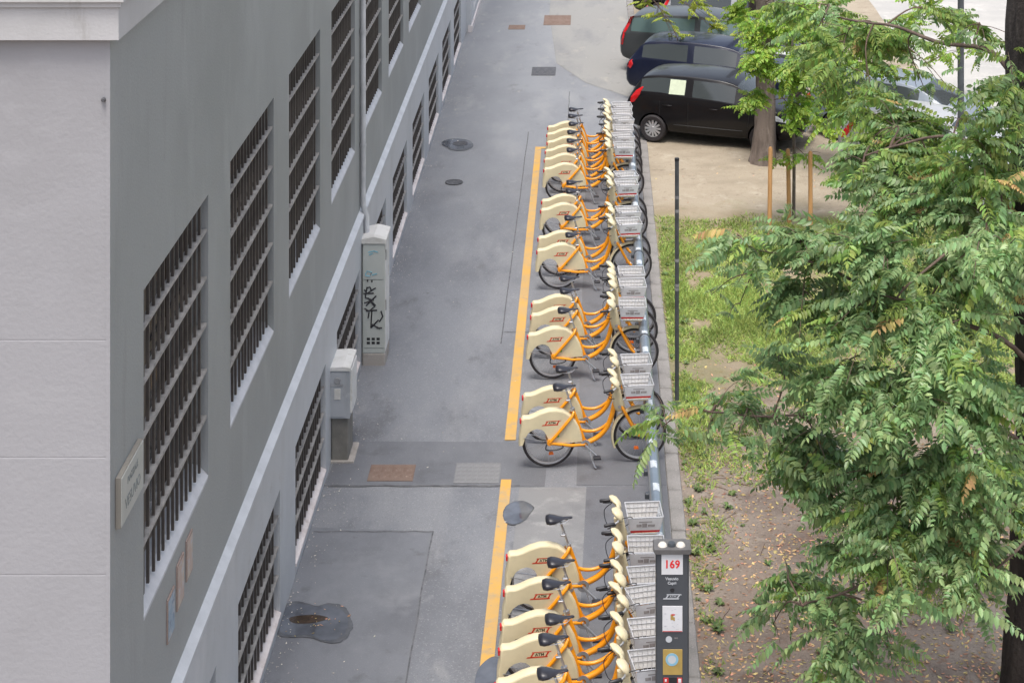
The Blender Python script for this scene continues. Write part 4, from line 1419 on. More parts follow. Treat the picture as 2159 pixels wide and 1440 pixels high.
def car_surface(st, glassm, paintm, wheels, wr):
    m = MB()
    J = 10
    def section(s):
        x, zl, ww, wz, bw, bz, rw, rz, rt = s
        L = lambda a, b, t: a + (b - a) * t
        return [(0, zl), (ww * .82, zl), (ww * .965, zl + .07), (ww, wz), (bw, bz), (L(bw, rw, .07), L(bz, rz, .07)), (L(bw, rw, .88), L(bz, rz, .88)), (rw, rz), (rw * .62, L(rz, rt, .75)), (0, rt)]
    secs = [section(s) for s in st]
    n = 2 * J - 2
    for s, sec in zip(st, secs):
        ring = sec + [(-y, z) for (y, z) in reversed(sec[1:-1])]
        for (y, z) in ring:
            m.v.append((s[0], y, z))
    for i in range(len(st) - 1):
        for j in range(n):
            a, b = i * n + j, i * n + (j + 1) % n
            jj = j if j < J - 1 else n - 1 - j              # mirrored strip index
            m.cur = 0
            if jj == 5 and i in (2, 3, 5, 6):
                m.cur = 1                                   # side windows
            if jj in (7, 8) and i == 1:
                m.cur = 1                                   # rear window
            if jj in (7, 8) and i == 7:
                m.cur = 1                                   # windscreen
            m.face((a, b, b + n, a + n))
    m.cur = 0
    m.face(reversed(range(n)))
    m.face(range((len(st) - 1) * n, len(st) * n))
    o = m.build('tmp_car', [paintm, glassm, 'arch'])
    # creases keep shoulder lines
    me = o.data
    cr = me.attributes.new('crease_edge', 'FLOAT', 'EDGE')
    vals = []
    for e in me.edges:
        a, b = e.vertices
        ja, jb = a % n, b % n
        ia, ib = a // n, b // n
        c = 0.0
        if ja == jb and min(ja, n - ja) in (4,):
            c = .35
        if ja == jb and min(ja, n - ja) in (5, 6, 7):
            c = .55
        if ia == ib and ia in (1, 2, 7, 8):
            c = .35
        if ia == ib and ia in (0, len(st) - 1):
            c = .45
        if ia == ib and min(ja, n - ja) in (5, 6) and min(jb, n - jb) in (5, 6):
            c = .7
        vals.append(c)
    cr.data.foreach_set('value', vals)
    sub = o.modifiers.new('s', 'SUBSURF')
    sub.levels = sub.render_levels = 2
    cutters = []
    for (wx, wz) in wheels:
        cm = MB().lathe([(0, -1.2), (wr * 1.16, -1.2), (wr * 1.16, 1.2), (0, 1.2)], (wx, 0, wz), 'y', 32)
        # only near the flanks: two short drums
    for (wx, wz) in wheels:
        for s in (-1, 1):
            cm = MB()
            y0_, y1_ = (.55, 1.2) if s > 0 else (-1.2, -.55)
            k = 36
            ring = [(wx + wr * 1.15 * math.cos(2 * math.pi * q / k), wz + wr * 1.15 * math.sin(2 * math.pi * q / k)) for q in range(k)]
            cm.prism(ring, y0_, y1_, 'y')
            c = cm.build('tmp_cut', ['arch'])
            cutters.append(c)
            bo = o.modifiers.new('b', 'BOOLEAN')
            bo.operation = 'DIFFERENCE'
            bo.solver = 'EXACT'
            bo.object = c
            bo.material_mode = 'TRANSFER'
    dg = bpy.context.evaluated_depsgraph_get()
    me2 = bpy.data.meshes.new_from_object(o.evaluated_get(dg))
    for c in cutters + [o]:
        bpy.data.objects.remove(c)
    return me2


def split_islands(me, pick):
    """faces chosen by pick(poly) -> list of connected face lists"""
    sel = [p.index for p in me.polygons if pick(p)]
    ed = {}
    for pi in sel:
        for k in me.polygons[pi].edge_keys:
            ed.setdefault(k, []).append(pi)
    seen, out = set(), []
    for pi in sel:
        if pi in seen:
            continue
        st, comp = [pi], []
        seen.add(pi)
        while st:
            q = st.pop()
            comp.append(q)
            for k in me.polygons[q].edge_keys:
                for r_ in ed[k]:
                    if r_ not in seen:
                        seen.add(r_)
                        st.append(r_)
        out.append(comp)
    return out


def sub_mesh(me, faces, name, material, parent, off=0.0):
    idx, v, f = {}, [], []
    for fi in faces:
        p = me.polygons[fi]
        q = []
        for vi in p.vertices:
            if vi not in idx:
                idx[vi] = len(v)
                v.append(tuple(me.vertices[vi].co))
            q.append(idx[vi])
        f.append(q)
    m = bpy.data.meshes.new(name)
    m.from_pydata(v, [], f)
    m.materials.append(M[material] if isinstance(material, str) else material)
    m.polygons.foreach_set('use_smooth', [True] * len(m.polygons))
    m.set_sharp_from_angle(angle=R(38))
    o = bpy.data.objects.new(name, m)
    COL.objects.link(o)
    o.parent = parent
    return o


WHEEL_CACHE = {}


def make_car(name, st, paintm, loc, rz, scale, label, wr=.295, rear_w=.64, front_w=3.13, glassm='glass', lights='hatch', rails=False, paper=False, spokes=12):
    t = empty(name, loc, rz, label, 'car')
    t.scale = (scale,) * 3
    L = st[-1][0]
    cx = (rear_w + front_w) / 2
    wheels = [(rear_w, wr), (front_w, wr)]
    me = car_surface(st, glassm, paintm, wheels, wr)
    me.transform(Matrix.Translation((-rear_w, 0, 0)))          # origin at the rear axle
    bvh = BVHTree.FromPolygons([v.co for v in me.vertices], [p.vertices for p in me.polygons])

    def side(x, z, s=-1, off=.004):
        h = bvh.ray_cast(Vector((x - rear_w, s * 2, z)), Vector((0, -s, 0)))
        y = h[0].y if h[0] else s * .8
        return Vector((x - rear_w, y + s * off, z))

    def end(y, z, back=True, off=.004):
        h = bvh.ray_cast(Vector((-rear_w - 1 if back else L - rear_w + 1, y, z)), Vector((1 if back else -1, 0, 0)))
        x = h[0].x if h[0] else (-rear_w if back else L - rear_w)
        return Vector((x + (-off if back else off), y, z))
    for comp in split_islands(me, lambda p: p.material_index == 1):
        c = sum((me.polygons[i].center for i in comp), Vector()) / len(comp)
        nm = 'side_window' if abs(c.y) > .35 else ('rear_window' if c.x < cx - rear_w else 'windscreen')
        sub_mesh(me, comp, nm, glassm, t)
    for comp in split_islands(me, lambda p: p.material_index == 2):
        sub_mesh(me, comp, 'wheel_arch', 'arch', t)
    sub_mesh(me, [p.index for p in me.polygons if p.material_index == 0], 'body', paintm, t)
    # wheels
    for (wx, wz) in wheels:
        for s in (-1, 1):
            yc = s * (.765 if lights == 'hatch' else .78)
            m = MB().lathe([(wr * .64, -.09), (wr * .90, -.10), (wr * .985, -.08), (wr, -.05), (wr, .05), (wr * .985, .08), (wr * .90, .10), (wr * .64, .09)], (0, 0, 0), 'y', 32)
            ty = m.build('wheel', 'tyre', t, smooth=45)
            ty.location = (wx - rear_w, yc, wz)
            m = MB()
            f0 = s * .075
            m.lathe([(wr * .60, f0 - s * .03), (wr * .68, f0 + s * .012), (wr * .70, f0 - s * .03)], (0, 0, 0), 'y', 32)
            m.lathe([(0, f0 + s * .012), (wr * .14, f0 + s * .012), (wr * .18, f0)], (0, 0, 0), 'y', 16)
            for k in range(spokes):
                a = 2 * math.pi * k / spokes
                ca, sa = math.cos(a), math.sin(a)
                w0, w1 = .018, .026
                pts = [(.15 * wr, -w0), (.63 * wr, -w1), (.63 * wr, w1), (.15 * wr, w0)]
                m.poly([(r_ * ca - q * sa, f0 + s * (.010 if r_ < .3 * wr else 0), r_ * sa + q * ca) for r_, q in pts])
            m.build('hubcap', 'hubcap', ty, smooth=30)
            MB().lathe([(0, f0 - s * .03), (wr * .64, f0 - s * .03)], (0, 0, 0), 'y', 28).build('brake_disc', 'arch', ty)
    for s in (-1, 1):
        # door seams, handles, sill strip
        i4, i5, i7 = st[4][0], st[5][0], st[7][0]
        m = MB()
        xb_ = (i4 + i5) / 2
        for xs in (xb_, i7 + .28, st[3][0] - .02):
            pts = [side(xs + (.06 * math.sin((z - .3) * 3) if xs != xb_ else 0), z, s, .001) for z in (.28, .4, .5, .6, .7, .8, .88, .92)]
            m.tube(pts, .0045, 4)
        m.tube([side(st[3][0] + (i7 + .28 - st[3][0]) * q / 8, .27, s, .001) for q in range(9)], .0045, 4)
        m.build('door_seam', 'trim', t)
        for xh in (xb_ - .62, i7 - .55):
            xh = max(xh, st[3][0] + .12)
            m = MB()
            m.tube([side(xh, .83, s, .008), side(xh + .05, .835, s, .03), side(xh + .16, .835, s, .03), side(xh + .2, .83, s, .008)], .012, 6)
            m.build('door_handle', paintm, t, smooth=50)
        # mirror
        pz = side(i7 + .18, .93, s, 0)
        m = MB()
        m.lathe([(.001, -.05), (.05, -.045), (.075, -.01), (.078, .03), (.06, .045), (.001, .045)], (0, 0, 0), 'x', 14)
        mi = m.build('mirror', paintm, t, smooth=60)
        mi.location = (pz.x, pz.y + s * .12, .97)
        mi.scale = (1, 1.3, .9)
        # side trim strip
        m = MB()
        m.tube([side(st[2][0] + .5 + (front_w - .45 - st[2][0] - .5) * q / 6, .42, s, 0) for q in range(7)], .012, 6)
        m.build('rub_strip', 'trim', t, smooth=50)
        # tail light
        if lights == 'hatch':
            tl = [(.13, .80), (.24, .84), (.36, 1.00), (.43, 1.16), (.40, 1.17), (.26, 1.08), (.15, .93)]
        elif lights == 'tall':
            tl = [(.02, .66), (.10, .66), (.15, .92), (.26, 1.15), (.36, 1.36), (.30, 1.37), (.17, 1.15), (.05, .93)]
        else:
            tl = [(.03, .78), (.14, .76), (.20, .86), (.18, .98), (.08, .96)]
        m = MB()
        cxl, czl = sum(q[0] for q in tl) / len(tl), sum(q[1] for q in tl) / len(tl)
        k = len(tl)
        for g in (1.0, .55):
            m.v += [tuple(side(cxl + (x - cxl) * g, czl + (z - czl) * g, s, .012 if g == 1 else .020)) for x, z in tl]
        m.v.append(tuple(side(cxl, czl, s, .022)))
        m.v += [(p_[0] + .03, p_[1] - s * .06, p_[2]) for p_ in m.v[:k]]
        for i in range(k):
            j = (i + 1) % k
            m.face((i, j, k + j, k + i))
            m.face((k + i, k + j, 2 * k))
            m.face((i, j, 2 * k + 1 + j, 2 * k + 1 + i))
        m.build('tail_light', 'redlight', t)
        # head light
        hl = [(L - .62, .70), (L - .30, .66), (L - .16, .64), (L - .20, .72), (L - .55, .80)]
        m = MB()
        m.poly([side(x, z, s, .008) for x, z in hl])
        m.build('headlight', 'headlight', t)
        if rails:
            x0, x1 = st[2][0] + .15, st[6][0] + .1
            yy = s * .60
            m = MB().tube(smooth_path([(x0 - rear_w, yy, 1.42), (x0 + .08 - rear_w, yy, 1.51), ((x0 + x1) / 2 - rear_w, yy, 1.535), (x1 - .1 - rear_w, yy, 1.50), (x1 - rear_w, yy, 1.42)]), .016, 8)
            m.build('roof_rail', 'chrome', t, smooth=50)
    # plates, bumper strip
    for back in (True, False):
        zc = .66 if back else .42
        c = end(0, zc, back, .008)
        m = MB().box(c.x - .006, c.x + .006, -.26, .26, zc - .055, zc + .055)
        np_ = m.build('number_plate', 'plate', t)
        for s in (-1, 1):
            MB().box(c.x - .0075, c.x + .0075, s * .26 - (.04 if s > 0 else 0), s * .26 + (0 if s > 0 else .04), zc - .055, zc + .055).build('plate_band', 'plateblue', np_)
    m = MB()
    m.tube([end(-.45 + .9 * q / 8, .50, False, .004) for q in range(9)], .045, 8)
    m.build('grille', 'trim', t, smooth=50)
    m = MB()                                               # wipers
    m.tube([(st[7][0] - rear_w + .50, -.45, .985), (st[7][0] - rear_w + .40, .10, 1.05)], .008, 5)
    m.build('wiper', 'trim', t)
    if paper:
        x0, x1 = st[3][0] + .24, st[3][0] + .60
        m = MB()
        for q in range(5):
            u0, u1 = x0 + (x1 - x0) * q / 5, x0 + (x1 - x0) * (q + 1) / 5
            for (za, zb_) in ((1.075, 1.17), (1.17, 1.27), (1.27, 1.365)):
                m.quad(side(u0, za, -1, .012), side(u1, za, -1, .012), side(u1, zb_, -1, .012), side(u0, zb_, -1, .012))
        m.build('paper_notice', 'paper', t)
    return t


CG = 'cars parked on the earth strip'
H = R(-20.5)
CZ = .015
make_car('hatchback', HATCH, 'car_black', (1.42, 38.45, CZ), H, .905, 'black hatchback with a paper notice in its rear side window', paper=True, rear_w=.68, front_w=3.17)['group'] = CG
make_car('hatchback', SEDANISH, 'car_navy', (1.55, 41.55, CZ), R(-17), .90, 'dark navy hatchback between the black hatchback and the grey estate', lights='low', rear_w=.80, front_w=3.40, spokes=5)['group'] = CG
make_car('estate_car', WAGON, 'car_grey', (1.52, 44.2, CZ), R(-17), .92, 'dark grey estate car with tall red tail lights', glassm='glass_green', lights='tall', rear_w=.85, front_w=3.49, spokes=5)['group'] = CG
make_car('estate_car', WAGON, 'car_silver', (2.5, 46.9, CZ), R(-14), .92, 'silver estate car with roof rails behind the dark grey estate', lights='tall', rails=True, rear_w=.85, front_w=3.49, spokes=5)['group'] = CG
make_car('hatchback', SEDANISH, 'car_black', (1.85, 49.6, CZ), R(-14), .92, 'black car at the top edge beyond the other parked cars', lights='low', rear_w=.80, front_w=3.40, spokes=5)['group'] = CG
make_car('hatchback', SEDANISH, 'car_bluegrey', (5.15, 38.6, CZ), R(-28), .88, 'blue grey car half hidden by leaves right of the black hatchback', lights='low', rear_w=.80, front_w=3.40, spokes=5)['group'] = CG
make_car('hatchback', HATCH, 'car_white', (5.35, 35.9, CZ), R(-28), .86, 'pale grey hatchback showing through the leaves below the blue grey car', lights='hatch', rear_w=.68, front_w=3.17, spokes=8)['group'] = CG
make_car('estate_car', WAGON, 'car_silver', (5.75, 33.2, CZ), R(-28), .86, 'silver car behind the big tree near the lamp post', lights='low', rear_w=.85, front_w=3.49, spokes=5)['group'] = CG


# ------------------------------------------------------------------ trees
def frond_template(length, pairs, lw, ll, droop, seed):
    """pinnate leaf along +x: rachis and pairs of folded leaflets; verts, faces"""
    rs = np.random.default_rng(seed)
    V, F = [], []

    def rach(t):
        return np.array([length * t * (1 - .12 * droop * t), 0, -droop * length * .42 * t * t])
    n = 6
    for i in range(n + 1):
        p = rach(i / n)
        w = .0022 * (1 - .6 * i / n)
        V += [p + (0, w, 0), p + (0, -w, 0)]
    for i in range(n):
        a = 2 * i
        F.append((a, a + 1, a + 3, a + 2))

    def leaflet(p, d, l, w, fold):
        d = d / np.linalg.norm(d)
        s = np.cross(d, (0, 0, 1.0))
        s /= np.linalg.norm(s) + 1e-9
        u = np.cross(s, d)
        k = len(V)
        c1, c2, tip = p + d * l * .30 - u * .03 * l, p + d * l * .66 - u * .09 * l, p + d * l - u * .20 * l
        V.extend([p, c1, c2, tip, c1 + s * w * .5 + u * fold * w, c2 + s * w * .44 + u * fold * w * .8, c1 - s * w * .5 + u * fold * w, c2 - s * w * .44 + u * fold * w * .8])
        F.extend([(k, k + 1, k + 4), (k + 1, k + 2, k + 5, k + 4), (k + 2, k + 3, k + 5), (k, k + 6, k + 1), (k + 1, k + 6, k + 7, k + 2), (k + 2, k + 7, k + 3)])
    for i in range(pairs):
        t = .16 + .80 * i / (pairs - 1)
        p = rach(t)
        k = .75 + .45 * math.sin(math.pi * min(1, t + .05)) - .15 * t
        for s in (-1, 1):
            d = np.array([.38 + rs.uniform(-.15, .15), s * 1.0, -.28 - .35 * droop + rs.uniform(-.3, .25)])
            leaflet(p, d, ll * k * rs.uniform(.85, 1.12), lw * k * rs.uniform(.9, 1.1), rs.uniform(.05, .35))
    leaflet(rach(1.0), rach(1.0) - rach(.9), ll * .9, lw * .9, .2)
    return np.array(V), F


def np_mesh(name, V, F, material):
    me = bpy.data.meshes.new(name)
    me.from_pydata([tuple(v) for v in V] if not isinstance(V, list) else V, [], F)
    me.materials.append(M[material])
    me.polygons.foreach_set('use_smooth', [False] * len(me.polygons))
    return me


def rot_frame(d, roll):
    d = Vector(d).normalized()
    up = Vector((0, 0, 1))
    s = up.cross(d)
    if s.length < 1e-4:
        s = Vector((0, 1, 0))
    s.normalize()
    u = d.cross(s)
    m3 = Matrix((d, s, u)).transposed()
    return m3 @ Matrix.Rotation(roll, 3, 'X')


def make_tree(name, label, cat_group, loc, trunk_pts, trunk_r, bark, branches, clumps, templates, leafm, singles=0, per=1.0, twigm='twig', out_bias=None, crown_kind='stuff'):
    """clumps: (centre, radii, count). branches: polylines from the trunk out."""
    t = empty(name, loc, 0, label, 'tree', cat_group)
    L = Vector(loc)
    m = MB()
    pts = [Vector(p) - L for p in trunk_pts]
    path = smooth_path(pts, 6)
    rr = [np.interp(i / (len(path) - 1), np.linspace(0, 1, len(trunk_r)), trunk_r) for i in range(len(path))]
    m.tube(path, rr, 18)
    v2 = []
    for p in m.v:                                           # bark ridges
        v = Vector(p)
        i = min(range(len(path)), key=lambda q: (path[q] - v).length)
        d = (v - path[i])
        k = 1 + .16 * noise.noise((v.x * 7, v.y * 7, v.z * 1.2)) + .08 * noise.noise((v.x * 18, v.y * 18, v.z * 3))
        v2.append(tuple(path[i] + d * k))
    m.v = v2
    tr = m.build('trunk', bark, t, smooth=70)
    bpts = []
    for bp in branches:
        m = MB()
        P = [Vector(p) - L for p in bp[0]]
        path = smooth_path(P, 5)
        for i, p in enumerate(path[1:-1]):
            path[i + 1] = p + Vector((noise.noise(p * 2.1), noise.noise(p * 2.3 + Vector((5, 0, 0))), noise.noise(p * 1.9 + Vector((0, 7, 0))))) * .05
        k = len(path)
        m.tube(path, [bp[1] * .46 * (1 - .8 * i / (k - 1)) + .004 for i in range(k)], 8)
        bpts += path
        m.build('branch', 'branch', t, smooth=60)
    fr = []                                                 # (pos, dir, roll, size, template)
    tw = MB()
    core = pts[-1]
    for c, rad, cnt in clumps:
        c = Vector(c) - L
        near = min(bpts + pts, key=lambda p: (p - c).length + .35 * abs(p.z - c.z) + (10 if p.z > c.z + 1.2 else 0))
        mid = near.lerp(c, .5) + Vector((random.uniform(-.1, .1), random.uniform(-.1, .1), .12))
        tpath = smooth_path([near, mid, c], 4)
        tw.tube(tpath, [.011 - .007 * i / (len(tpath) - 1) for i in range(len(tpath))], 5)
        ns = max(3, int(cnt / 12))
        ends = []
        outd = (c - Vector((near.x, near.y, c.z)))
        if outd.length < .05:
            outd = Vector((-1, 0, 0))
        outd.normalize()
        for _ in range(ns):
            e = c + Vector((random.gauss(0, .5) * rad[0], random.gauss(0, .5) * rad[1], random.gauss(0, .5) * rad[2]))
            st_ = tpath[random.randrange(len(tpath) // 2, len(tpath))]
            md = st_.lerp(e, .5) + Vector((0, 0, .05))
            tp = smooth_path([st_, md, e], 3)
            tw.tube(tp, [.006 - .0035 * i / (len(tp) - 1) for i in range(len(tp))], 4)
            ends.append((tp, e))
        for _ in range(int(cnt * per)):
            tp, e = random.choice(ends)
            p = tp[random.randrange(1, len(tp))].copy()
            p += Vector((random.gauss(0, .05), random.gauss(0, .05), random.gauss(0, .04)))
            a = random.uniform(0, 2 * math.pi)
            d = Vector((math.cos(a), math.sin(a), random.uniform(-.35, .35)))
            d = (d + outd * .75 + Vector((0, 0, -.1))).normalized()
            fr.append((p, d, random.gauss(0, .55), random.triangular(.5, 1.3, .9), random.randrange(len(templates))))
    cr_o = tw.build('crown', twigm, t, smooth=60)
    camp = Vector((0, 0, CAM_H)) - L
    fr.sort(key=lambda f: (f[0] - camp).length)
    meshes = None
    if singles:
        meshes = [np_mesh('leaf', V, F, leafm) for V, F in templates]
    VV, FF, MI, n = [], [], [], 0
    for i, (p, d, roll, s, k) in enumerate(fr):
        m3 = rot_frame(d, roll)
        if i < singles * 3 and i % 3 == 0:
            o = bpy.data.objects.new('leaf', meshes[k])
            COL.objects.link(o)
            o.parent = cr_o
            o.matrix_local = Matrix.Translation(p) @ (m3 * s).to_4x4()
            continue
        V, F = templates[k]
        W = V @ (np.array(m3).T * s) + np.array(p)
        VV.append(W)
        FF += [tuple(q + n for q in f) for f in F]
        tone = 1 if random.random() < (.60 if p.z + L.z > 5.2 else .14) else (2 if random.random() < .012 else 0)
        MI += [tone] * len(F)
        n += len(W)
    if VV:
        W = np.concatenate(VV)
        me = bpy.data.meshes.new('foliage')
        me.from_pydata(W.tolist(), [], FF)
        me.materials.append(M[leafm])
        for q in (('leaf_warm', 'leaf_dry') if leafm == 'leaf' else (leafm, leafm)):
            me.materials.append(M[q])
        me.polygons.foreach_set('material_index', MI)
        o = bpy.data.objects.new('foliage', me)
        COL.objects.link(o)
        o.parent = cr_o
        tag(o, kind='stuff')
    return t


def clump_px(px, py, D, rx, ry, dens=1.0, dd=.7):
    s = D / FPX
    area = rx * ry
    return (at(px, py, D), (rx * s, dd, ry * s), max(9, int(dens * area / 74)))


tmpl_big = [frond_template(l, n, .036, .082, dr, i) for i, (l, n, dr) in enumerate(((.36, 8, .7), (.44, 10, 1.0), (.28, 6, .45), (.38, 8, 1.35), (.34, 8, .15), (.40, 9, .55), (.25, 6, .9)))]
near_clumps = [clump_px(*c) for c in (
    (1570, 530, 17.0, 80, 24), (1690, 520, 17.0, 110, 55), (1830, 545, 16.5, 130, 85), (1990, 560, 17.0, 130, 110), (2110, 560, 16.0, 75, 130),
    (1560, 640, 17.5, 60, 16, .8), (1690, 650, 17.0, 110, 50), (1820, 685, 16.5, 115, 75), (1960, 720, 16.0, 115, 95), (1640, 760, 17.5, 90, 26, .8),
    (1770, 800, 16.5, 120, 60), (1900, 850, 16.0, 125, 85), (2050, 820, 16.5, 105, 105), (1500, 890, 18.0, 90, 26, .9), (1395, 900, 18.5, 34, 26, 1.2),
    (1610, 900, 17.5, 90, 40), (1740, 950, 17.0, 115, 60), (1880, 990, 16.5, 115, 75), (2020, 1000, 16.0, 115, 105), (2110, 1000, 16.5, 60, 115),
    (1650, 1005, 17.0, 60, 28), (1740, 1070, 16.5, 90, 42), (1850, 1100, 16.0, 115, 65), (1990, 1140, 16.0, 105, 75), (2080, 1180, 16.0, 65, 85),
    (1770, 1165, 16.5, 55, 45), (1660, 1225, 17.0, 28, 18), (1860, 1185, 16.0, 70, 42), (1720, 1285, 16.5, 90, 36), (1630, 1315, 17.0, 36, 22),
    (1775, 1340, 16.0, 75, 40), (1770, 1415, 16.0, 80, 30), (1880, 1385, 16.0, 34, 20, .8), (2040, 1250, 16.0, 55, 36),
    (1880, 400, 18.0, 130, 80, 1.3), (1990, 430, 17.5, 115, 75, 1.2), (2110, 390, 17.0, 75, 95), (2125, 215, 17.0, 50, 85, 1.4), (2090, 330, 16.8, 70, 60, 1.2), (1770, 150, 20.0, 80, 60, .9), (1840, 210, 19.5, 80, 50, 1.0), (1900, 330, 18.6, 70, 50, 1.1), (1980, 370, 18.2, 60, 40, 1.1), (1930, 310, 19.0, 70, 50, 1.0), (1950, 190, 19.5, 40, 40, .6), (1700, 110, 20.5, 60, 40, .6), (2060, 60, 18.5, 50, 40, .8), (1880, 270, 19.0, 110, 75, 1.2),
    (1850, 110, 20.0, 120, 70, 1.0), (1720, 40, 21.0, 110, 42, 1.0), (1990, 25, 20.0, 75, 30, .8), (1830, 345, 19.0, 90, 50, 1.1), (1835, 460, 18.0, 80, 45, 1.0), (2040, 260, 19.0, 40, 40, .5))]
for _ in range(15):                                          # the crown goes on above, unseen: added to shade pavement and near wall
    q = Vector((random.uniform(.6, 7.2), random.uniform(13.5, 22), random.uniform(8.3, 11.0)))
    near_clumps.append((q, (.9, .9, .55), 46))
TB = (4.08, 17.6, 0)
trunk = [(4.02, 17.6, -.05), (4.05, 17.6, .6), (4.10, 17.62, 1.8), (4.14, 17.65, 3.2), (4.12, 17.7, 4.6), (4.10, 17.7, 5.8), (4.16, 17.7, 6.6), (4.25, 17.7, 8.2), (4.3, 17.8, 9.5)]
brs = [([(4.1, 17.65, 3.4), (3.6, 17.2, 3.9), (2.9, 16.9, 4.2), (2.0, 16.9, 4.6), (1.3, 17.0, 4.75)], .05),
       ([(4.1, 17.6, 2.6), (3.5, 17.0, 3.2), (2.7, 16.5, 3.7), (2.0, 16.7, 3.4), (1.1, 17.9, 2.9)], .045),
       ([(4.1, 17.65, 4.2), (3.7, 17.0, 4.9), (3.2, 16.5, 5.0), (2.6, 16.4, 4.5)], .05),
       ([(4.05, 17.6, 2.2), (3.5, 16.8, 2.7), (2.9, 16.3, 2.6), (2.2, 16.2, 2.1), (1.8, 16.4, 1.85)], .04),
       ([(4.1, 17.7, 5.6), (3.9, 18.1, 6.2), (3.5, 18.7, 6.2), (3.0, 19.6, 6.2), (2.5, 20.6, 6.1)], .06),
       ([(4.25, 17.7, 8.2), (3.4, 17.0, 9.0), (2.2, 16.2, 9.6), (1.2, 15.6, 9.6)], .09), ([(4.25, 17.7, 8.0), (4.6, 19.0, 8.8), (4.9, 20.6, 9.4)], .09), ([(4.25, 17.7, 8.3), (5.2, 16.5, 9.0), (6.3, 15.4, 9.5)], .09), ([(4.25, 17.7, 8.6), (3.0, 19.0, 9.2), (2.0, 20.4, 9.5)], .08),
       ([(4.15, 17.7, 6.3), (3.8, 17.8, 7.2), (3.2, 18.2, 7.6), (2.6, 18.9, 7.4)], .06),
       ([(4.1, 17.65, 4.7), (3.8, 17.9, 5.3), (3.3, 18.2, 5.4), (2.6, 18.3, 5.2)], .05),
       ([(4.1, 17.6, 3.0), (4.6, 17.0, 3.5), (5.2, 16.5, 3.8)], .05), ([(4.1, 17.6, 2.4), (3.9, 16.6, 2.7), (3.6, 15.8, 2.7), (3.2, 15.9, 2.3)], .04)]
make_tree('locust_tree', 'large tree with dark trunk and drooping feathery leaves at the right edge', None, TB, trunk, [.30, .27, .235, .22, .215, .235, .32, .26, .18], 'bark', brs, near_clumps, tmpl_big, 'leaf', singles=280)

tmpl_small = [frond_template(l, n, .050, .085, dr, 20 + i) for i, (l, n, dr) in enumerate(((.30, 6, .5), (.34, 6, .9), (.26, 5, .3)))]


def far_clump(px, py, D, rx, ry, dens=1.0, dd=.45):
    s = D / FPX
    return (at(px, py, D), (rx * s, dd, ry * s), max(8, int(dens * rx * ry / 26)))


YX, YY = (1673 - VPX) * 32.95 / FPX, 32.95
make_tree('young_tree', 'young tree with fresh light green leaves between three stakes', None, (YX, YY, 0),
          [(YX, YY, -.05), (YX + .01, YY, 1.2), (YX - .03, YY, 2.2), (YX - .02, YY, 3.2), (YX + .03, YY, 4.1)], [.032, .028, .022, .016, .010], 'bark_pale',
          [([(YX, YY, 1.9), (YX - .4, YY, 2.3), (YX - .7, YY - .1, 2.6)], .012), ([(YX, YY, 2.1), (YX + .4, YY, 2.5), (YX + .8, YY, 2.6)], .012), ([(YX, YY, 2.8), (YX - .3, YY, 3.3), (YX - .5, YY, 3.8)], .012), ([(YX, YY, 2.6), (YX + .3, YY - .2, 3.1), (YX + .5, YY - .2, 3.5)], .012)],
          [far_clump(*c) for c in ((1610, 130, 32, 55, 50), (1690, 170, 32, 65, 50), (1600, 215, 32, 50, 30), (1690, 250, 31.8, 60, 32), (1630, 60, 32.2, 55, 40), (1765, 215, 32.2, 50, 40), (1740, 130, 32.2, 50, 40), (1650, 340, 32.6, 40, 12, .5), (1700, 330, 32.6, 40, 12, .5), (1670, 25, 32.3, 60, 30))],
          tmpl_small, 'leaf_light')
OX, OY = 3.25, 36.3
make_tree('street_tree', 'tree with thick grey brown trunk beside the black hatchback', None, (OX, OY, 0),
          [(OX - .03, OY, -.05), (OX, OY, .35), (OX + .02, OY, 1.2), (OX + .0, OY, 2.6), (OX + .05, OY, 4.2), (OX + .1, OY, 6.0)], [.30, .225, .195, .18, .16, .12], 'bark_pale',
          [([(OX, OY, 3.0), (OX - .9, OY, 3.5), (OX - 1.7, OY + .2, 3.4), (OX - 2.3, OY + .4, 3.0)], .05), ([(OX, OY, 3.2), (OX + .8, OY - .3, 3.8), (OX + 1.8, OY - .5, 4.0)], .05), ([(OX, OY, 3.6), (OX - .7, OY - .5, 4.3), (OX - 1.3, OY - .8, 4.4)], .05)],
          [far_clump(*c) for c in ((1640, 30, 36, 55, 30), (1575, 60, 36, 40, 30, .8), (1700, 70, 36, 65, 45), (1560, 20, 36.5, 50, 25, .9), (1780, 60, 36, 70, 50, .9), (1840, 150, 35.5, 60, 50, .7), (1600, 110, 36.2, 40, 25, .7), (1760, 150, 35.5, 60, 50, .7), (1800, 230, 35, 50, 40, .6), (1880, 90, 36, 50, 40, .6))],
          tmpl_small, 'leaf_light')
BX, BY = 3.9, 45.5
make_tree('street_tree', 'tree with yellowish leaves hanging over the farthest parked cars', None, (BX, BY, 0),
          [(BX, BY, -.05), (BX, BY, 1.0), (BX, BY, 2.6), (BX, BY, 5.0)], [.28, .22, .2, .15], 'bark',
          [([(BX, BY, 2.6), (BX - 1.2, BY - 1.5, 3.0), (BX - 2.2, BY - 3.0, 2.8), (BX - 2.8, BY - 4.2, 2.3)], .04), ([(BX, BY, 2.8), (BX - 1.0, BY - .5, 3.2), (BX - 2.4, BY - 1.0, 2.7)], .04)],
          [far_clump(*c) for c in ((1440, 105, 41, 20, 24, .6), (1420, 85, 41.2, 14, 14, .6), (1360, 10, 43, 34, 18, .8), (1475, 12, 43, 48, 18, .7), (1385, 35, 42.5, 22, 12, .6), (1500, 60, 42.5, 36, 22, .6), (1545, 90, 42, 30, 25, .6))],
          tmpl_small, 'leaf_yellow')
